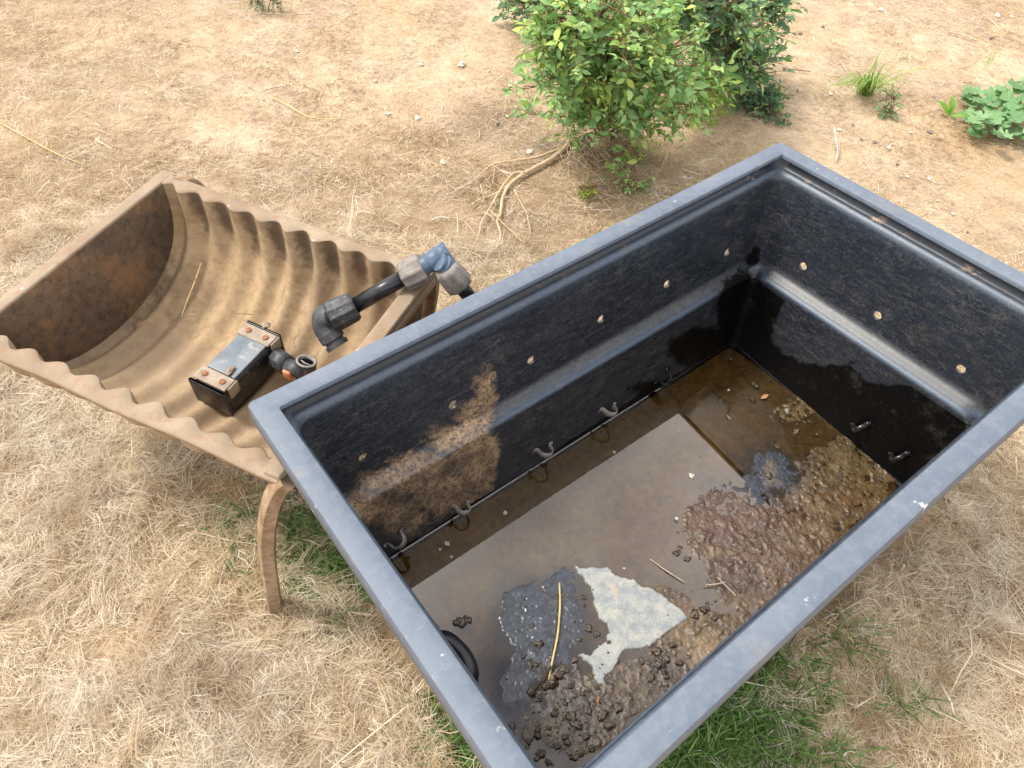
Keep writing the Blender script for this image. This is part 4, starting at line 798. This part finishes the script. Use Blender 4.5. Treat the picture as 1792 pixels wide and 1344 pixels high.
# yellow feathery fronds on its right side: parts of the same shrub
r_ = np.random.default_rng(9); LB = []; LD = []; LU = []; LL = []; TB = MB()
for (x0, y0, z0, x1, y1, z1, nn) in ((1150, 175, .16, 1215, 215, .05, 130), (1180, 150, .2, 1262, 205, .06, 160), (1200, 160, .18, 1240, 225, .04, 170), (1190, 190, .12, 1275, 170, .12, 110), (1150, 190, .14, 1190, 225, .05, 90)):
    A0, A1 = gp(x0, y0, z0), gp(x1, y1, z1); P = catmull([A0, (A0 + A1) / 2 + [0, 0, .02], A1], 6); TB.tube(P - fb_, .0008, 5)
    LB = []; LD = []; LU = []; LL = []
    for j in range(nn):
        f = r_.uniform(.1, 1); q = P[int(f * (len(P) - 1))] + r_.normal(0, .016, 3) + np.array([0, -.03, .02]); LB.append(q - fb_); LD.append((A1 - A0) * 3 + r_.normal(0, .5, 3)); LU.append(np.array([0, 0, 1]) + r_.normal(0, .5, 3)); LL.append(r_.uniform(.012, .026))
    leaves('feathery_frond', np.array(LB), np.array(LD), np.array(LU), np.array(LL), LEAF_Y, front, .55)
TB.build('twig', BARK_R, front)
bb_ = gp(1225, 120, 0)
shrub('leafy_shrub', bb_, [(1195, 20, .36, .12), (1250, 55, .26, .10), (1300, 70, .24, .09), (1290, 0, .42, .10), (1180, -30, .5, .12), (1350, 45, .18, .05), (1320, 120, .16, .06), (1340, 5, .3, .055), (1300, 145, .10, .05), (1220, 70, .18, .07), (1370, 10, .26, .04), (1345, 95, .15, .03)],
      'darker green shrub standing behind the bushy light green one', LEAF_D, 170, seed=12, leafL=.038, ymat=LEAF_L)
shrub('low_sapling', gp(1338, 200, 0), [(1335, 185, .03, .035), (1345, 175, .05, .03), (1320, 180, .04, .025), (1345, 200, .02, .025)], 'low grey green sapling at the right foot of the dark shrub', LEAF_D, 34, seed=15, leafL=.024, cat='sapling', stems=False)
shrub('leafy_sprig', gp(925, 30, 0), [(885, 5, .1, .04), (915, -5, .16, .05), (940, 5, .12, .03)], 'dark leafy sprig cut by the top edge left of the shrub', LEAF_D, 26, seed=16, leafL=.03, cat='sprig')
shrub('green_seedling', gp(1028, 345, 0), [(1026, 338, .02, .016), (1038, 341, .015, .012)], 'tiny bright green seedling in the straw below the shrub roots', LEAF_Y, 14, seed=17, leafL=.012, cat='seedling', stems=False, wid=.7, nodes=3)
shrub('green_seedling', gp(1095, 335, 0), [(1100, 322, .02, .02), (1090, 335, .012, .018), (1135, 322, .015, .012)], 'pale green seedling between the shrub and the tub rim', LEAF_L, 12, seed=18, leafL=.014, cat='seedling', stems=False, nodes=3)
shrub('green_seedling', gp(452, 10, 0), [(452, 5, .03, .02), (492, 3, .03, .02)], 'small green seedling at the top edge above the bare earth', LEAF_D, 14, seed=19, leafL=.015, cat='seedling', stems=False, nodes=3)
# roots of the front shrub
def root_part(pts, r0, r1, lift=.006):
    P = []
    for (px, py) in pts: q = gp(px, py, 0); q[2] = ground_z(q[0:1], q[1:2])[0] + lift + .008; q[:2] = gp(px, py, q[2])[:2]; P.append(q)
    P = catmull(P, 6); P[:, 2] += np.random.default_rng(len(pts)).normal(0, .001, len(P)); MB().tube(P - fb_, np.linspace(r0, r1, len(P)), 8).build('root', ROOTM, front)
root_part([(1035, 232), (1005, 245), (985, 262), (965, 278), (938, 292), (915, 305), (893, 322), (880, 345), (876, 372), (870, 388), (876, 410), (870, 435)], .0088, .0024, .006)
root_part([(1005, 247), (975, 262), (940, 275), (900, 281), (862, 288), (835, 310), (795, 336), (765, 341)], .0050, .0013, .008)
root_part([(918, 302), (900, 303), (880, 325), (858, 362), (842, 390), (838, 410), (818, 452)], .0042, .0016, .012)
root_part([(893, 322), (865, 340), (838, 350), (820, 362)], .004, .0014, .006); root_part([(858, 368), (880, 390), (916, 425)], .0022, .001, .012)
root_part([(900, 332), (912, 355), (922, 375), (929, 410)], .0024, .001, .008); root_part([(862, 288), (880, 300), (890, 310)], .0018, .001, .01)
root_part([(1012, 245), (1022, 262), (1030, 280)], .003, .001, .004); root_part([(1025, 240), (1042, 262), (1048, 285)], .003, .001, .004); root_part([(866, 290), (862, 322)], .0016, .001, .008)
r2 = random.Random(8)
for _ in range(26):
    x0, y0 = 1010 + r2.uniform(-20, 60), 242 + r2.uniform(-6, 12); root_part([(x0, y0), (x0 + r2.uniform(-22, 22), y0 + r2.uniform(12, 28)), (x0 + r2.uniform(-40, 40), y0 + r2.uniform(30, 52))], .0013, .0006, r2.uniform(.004, .03))

# ------------------------------------------------------------------ grass tuft and weeds at the right
def tuft(base_px, tips, label, name='grass_tuft', mat=GRASS, w_=.0032, n_extra=40, spread=40, hgt=.14, seed=3):
    r_ = np.random.default_rng(seed); b0 = gp(*base_px, 0); V = []; F = []; n = 0
    T_ = [gp(*t) for t in tips] + [gp(base_px[0] + r_.normal(0, spread), base_px[1] - abs(r_.normal(.3, .5)) * spread * .6, r_.uniform(.03, hgt)) for _ in range(n_extra)]
    root = empty(name, tuple(b0)); tag(root, label, 'grass tuft')
    for tp in T_:
        s0 = b0 + np.array([r_.normal(0, .013), r_.normal(0, .010), -.004]); md = s0 * .5 + tp * .5 + np.array([0, 0, .03 + .25 * abs(tp[2])]); P = catmull([s0, md, tp], 5); s = np.cross(tp - s0, [0, 0, 1]); s /= np.linalg.norm(s) + 1e-9
        ww = w_ * r_.uniform(.6, 1.2) * np.sin(np.linspace(.9, math.pi, len(P))) * .5
        for q, x_ in zip(P, ww): V += [q - s * x_ - b0, q + [0, 0, -abs(x_) * .7] - b0, q + s * x_ - b0]
        for i in range(len(P) - 1): F += [(n + i * 3, n + i * 3 + 1, n + i * 3 + 4, n + i * 3 + 3), (n + i * 3 + 1, n + i * 3 + 2, n + i * 3 + 5, n + i * 3 + 4)]
        n += len(P) * 3
    mesh_obj('blades', V, F, mat, root); return root
TUFTM = mat_green('tuft_blades', [(0, (.15, .25, .05)), (.6, (.26, .40, .09)), (1, (.45, .52, .16))])
tuft((1515, 165), [(1545, 85, .12), (1530, 95, .1), (1505, 115, .1), (1560, 110, .1), (1610, 105, .12), (1680, 118, .1), (1660, 125, .08), (1600, 130, .08), (1470, 120, .08), (1480, 130, .06), (1455, 140, .05), (1530, 110, .1), (1580, 160, .03), (1620, 128, .07)], 'bright green grass tuft with long arching blades on bare earth', mat=TUFTM, seed=5, n_extra=95, spread=44, hgt=.11, w_=.0042)
tuft((1728, 118), [(1735, 95, .04), (1725, 100, .04), (1738, 100, .03)], 'tiny green grass tuft far right above the mallow', mat=TUFTM, w_=.002, n_extra=5, spread=8, hgt=.03, seed=6)
shrub('green_seedling', gp(1553, 200, 0), [(1553, 188, .03, .018), (1558, 172, .05, .012), (1548, 198, .01, .02)], 'small pale weed growing at the foot of the grass tuft', LEAF_M, 16, seed=21, leafL=.017, cat='seedling', stems=False, nodes=3)
# mallow
nl = 42; T2 = [(0, 0, 0)]; 
for j in range(nl + 1):
    a_ = R(-165 + 330 * j / nl); r0 = .5 * (1 + .13 * math.cos(a_ * 7)) ; T2.append((r0 * math.cos(a_), r0 * math.sin(a_), .05 * math.cos(a_ * 7) + .06))
T2 = np.array(T2); F2 = [(0, j, j + 1) for j in range(1, nl + 1)]
mb_ = gp(1768, 205, 0); mal = empty('mallow_plant', tuple(mb_)); tag(mal, 'low mallow plant with round lobed leaves at the right edge', 'plant')
r_ = np.random.default_rng(22); LB, LD, LU, LL = [], [], [], []; TB = MB()
MP = [(1705, 160, .05, .06), (1720, 185, .05, .05), (1700, 205, .04, .055), (1708, 232, .02, .045), (1740, 195, .06, .06), (1765, 178, .08, .06), (1750, 215, .04, .06), (1785, 200, .06, .06), (1790, 165, .09, .06), (1778, 150, .1, .05), (1770, 232, .03, .05), (1792, 235, .03, .06), (1810, 190, .08, .06), (1820, 220, .05, .06), (1735, 165, .06, .04), (1725, 215, .03, .045), (1755, 160, .08, .045), (1715, 175, .05, .04), (1840, 200, .06, .06), (1745, 235, .02, .04), (1733, 180, .07, .045), (1800, 145, .1, .05), (1775, 205, .07, .05), (1762, 192, .06, .045), (1690, 170, .04, .03)]
for k2 in range(46): MP.append((r_.uniform(1690, 1840), r_.uniform(148, 236), r_.uniform(.02, .08), r_.uniform(.025, .045)))
for (px, py, z_, s_) in MP:
    q = gp(px, py, z_); LB.append(q - mb_); a_ = r_.uniform(0, 6.28); LD.append((math.cos(a_), math.sin(a_), r_.normal(0, .12))); LU.append(np.array([0, -.15, 1]) + r_.normal(0, .25, 3)); LL.append(s_ * 1.3)
    TB.tube(catmull([np.array([r_.normal(0, .02), r_.normal(0, .02), 0]), (q - mb_) * [.6, .6, .3] + [0, 0, .01], q - mb_], 4), .0011, 5)
TB.build('stem', mat_plain('mallow_stem', (.2, .28, .1), (.3, .32, .15)), mal); leaves('foliage', np.array(LB), np.array(LD), np.array(LU), np.array(LL), LEAF_M, mal, 1, T2, F2)
db = gp(1662, 205, 0); dock = empty('dock_seedling', tuple(db)); tag(dock, 'bright green dock seedling with upright oval leaves left of the mallow', 'seedling')
DK = mat_green('dock_leaves', [(0, (.12, .28, .03)), (1, (.2, .38, .05))])
q = np.array([gp(*t) for t in ((1668, 165, .06), (1675, 185, .04), (1645, 175, .05), (1700, 200, .03))]) - db
leaves('foliage', np.zeros((4, 3)) + np.random.default_rng(1).normal(0, .004, (4, 3)), q, np.tile([0, -.5, 1.], (4, 1)), np.linalg.norm(q, axis=1), DK, dock, .62)

# ------------------------------------------------------------------ stones, chips, twigs on the ground
sp_ = [(737, 115, 6, 1), (808, 118, 11, 1), (520, 90, 6, 1), (657, 143, 5, 1), (731, 208, 8, 1), (680, 200, 5, 1), (855, 128, 4, 1), (888, 205, 4, 1), (927, 268, 9, 1), (775, 284, 8, 1), (893, 155, 5, 1), (936, 248, 4, 1), (1468, 228, 6, 1), (1555, 260, 6, 1), (1530, 250, 6, 0), (1592, 235, 5, 1), (1626, 232, 7, 0), (1540, 19, 7, 1), (1745, 28, 7, 1), (1770, 30, 5, 1), (1400, 58, 6, 0), (1440, 47, 4, 0), (1638, 355, 4, 1), (1665, 378, 5, 1), (1587, 310, 5, 1), (1570, 288, 5, 0), (1507, 245, 4, 0), (1735, 67, 7, 0), (1665, 300, 4, 1), (1492, 220, 4, 0), (573, 1192, 5, 1), (870, 216, 8, 0), (1625, 315, 5, 1), (620, 160, 5, 0), (1770, 250, 4, 0), (1690, 410, 4, 0), (1454, 165, 5, 1), (1395, 160, 4, 0)]
for j, (px, py, s_, wh) in enumerate(sp_):
    q = gp(px, py, 0); q[2] = ground_z(q[0:1], q[1:2])[0] + .005; dist = (q - CAM) @ FW; b = MB(); b.blob((0, 0, 0), .72 * s_ * dist / F_PX, j + 5, .25, 7, (1, .75, .5)); o = b.build('stone_chip' if wh else 'pebble', STONE if wh else STONE_D, smooth=(not wh)); o.location = q; o.rotation_euler = (0, 0, j * 1.3)
    zone = ('at the lower left in the straw' if py > 900 else 'at the far upper left of the bare earth' if px < 600 else 'above the trough pipe on bare earth' if px < 700 else 'among the litter left of the shrub roots' if (px < 960 and py > 180) else 'on the bare earth left of the shrub' if px < 960 else 'beside the dark shrub' if px < 1460 and py < 200 else 'just beyond the far tub corner' if px < 1520 and py > 150 else 'at the top right edge of the view' if py < 100 else 'below the mallow plant' if py < 270 else 'beyond the right tub rim')
    big_ = 'larger ' if s_ >= 7 else 'small '
    if wh: tag(o, big_ + 'chalky white stone chip ' + zone, 'stone', 'white stone chips ' + zone)
    else: tag(o, big_ + 'dark grey pebble ' + zone, 'pebble', 'dark pebbles ' + zone)
def gs(pts, rad, label, mat=STALK_D, lift=.012, group=None):
    P = []
    for (px, py) in pts: q = gp(px, py, 0); z_ = ground_z(q[0:1], q[1:2])[0] + lift; P.append(gp(px, py, z_))
    return stick('twig', P, rad, mat, label, group=group)
gs([(470, 168), (500, 182), (535, 202), (565, 208), (595, 208)], [.002, .0022, .0015, .001], 'long pale forked straw twig on the bare earth above the trough', STALK); gs([(472, 170), (482, 185), (489, 194)], [.0014, .001], 'short pale twig beside the long straw twig above the trough')
gs([(464, 157), (485, 152), (502, 151)], [.002, .0026, .0015], 'pale stick lying above the long straw twig'); gs([(560, 404), (600, 404), (650, 396), (695, 400)], [.0012, .0016, .0018, .0012], 'pale stick lying beyond the far rim of the trough')
gs([(145, 1228), (180, 1202), (225, 1178)], [.0022, .0028, .002], 'upper one of two grey dry stems at lower left'); gs([(148, 1238), (185, 1212), (228, 1184)], [.0022, .0028, .002], 'lower one of two grey dry stems at lower left')
gs([(1370, 118), (1395, 122), (1418, 125)], [.003, .0034, .002], 'short thick brown stick on the ground right of the dark shrub', BARK); gs([(1660, 55), (1690, 63), (1712, 72)], [.002, .003, .002], 'grey stick lying at the top right on bare earth')
gs([(1460, 222), (1463, 245), (1466, 262), (1463, 282)], [.0018, .0022, .0018, .001], 'bleached white straw lying just beyond the tub corner', STONE); gs([(1468, 240), (1469, 262), (1464, 280)], [.0012, .0015, .001], 'thin bleached straw beside the white straw beyond the tub corner')
gs([(0, 215), (60, 248), (110, 274), (150, 288)], [.0016, .0018, .001], 'long pale straw curving across the dry grass at upper left', STALK); gs([(885, 155), (892, 175), (885, 190)], [.0015, .001], 'short pale twig standing left of the shrub')
gs([(680, 385), (700, 395), (690, 402)], [.0016, .001], 'small bent pale twig lying right of the long stick by the trough'); gs([(755, 385), (770, 380), (790, 382)], [.0018, .0022, .001], 'bleached twig between trough pipe and shrub roots', STONE)
gs([(320, 1115), (348, 1082), (372, 1058), (400, 1022)], [.001, .0014, .001], 'thin grey stem lying across the straw below the trough'); gs([(540, 1095), (580, 1060), (600, 1035)], [.0012, .0016, .001], 'brown stem pointing to the green grass behind the leg', BARK)
gs([(1490, 1010), (1478, 1040), (1490, 1060)], [.001, .0014, .001], 'short reddish brown stem in the straw right of the tub', BARK); gs([(1440, 1085), (1480, 1110), (1530, 1165)], [.001, .0014, .001], 'long thin stem lying in the straw right of the tub', STALK)
gs([(1450, 135), (1480, 128), (1470, 105)], [.0014, .002, .0014], 'bent grey twig left of the bright grass tuft'); gs([(450, 22), (500, 25), (545, 24)], [.0015, .002, .0012], 'thin grey twig near the top edge on bare earth')

q = [gp(352, 460, .262), gp(340, 495, .243), gp(328, 525, .226), gp(318, 553, .214)]
stick('twig', q, [.0009, .0013, .0009], STALK, 'thin golden straw lying on the dirt inside the corrugated trough')
stick('twig', [gp(318, 556, .214), gp(332, 551, .217), gp(348, 552, .222)], [.0012, .0016, .001], BARK, 'short dark twig at the lower end of the straw inside the trough')
stick('twig', [gp(412, 548, .222), gp(430, 549, .226), gp(445, 550, .23)], [.001, .0015, .001], BARK, 'short dark twig in the trough above the valve box')
stick('twig', [gp(515, 565, .25), gp(523, 580, .246), gp(514, 595, .238), gp(517, 608, .232)], [.0008, .0014, .0012, .0008], BARK, 'crooked dark twig in the trough between box fitting and pipe elbow')
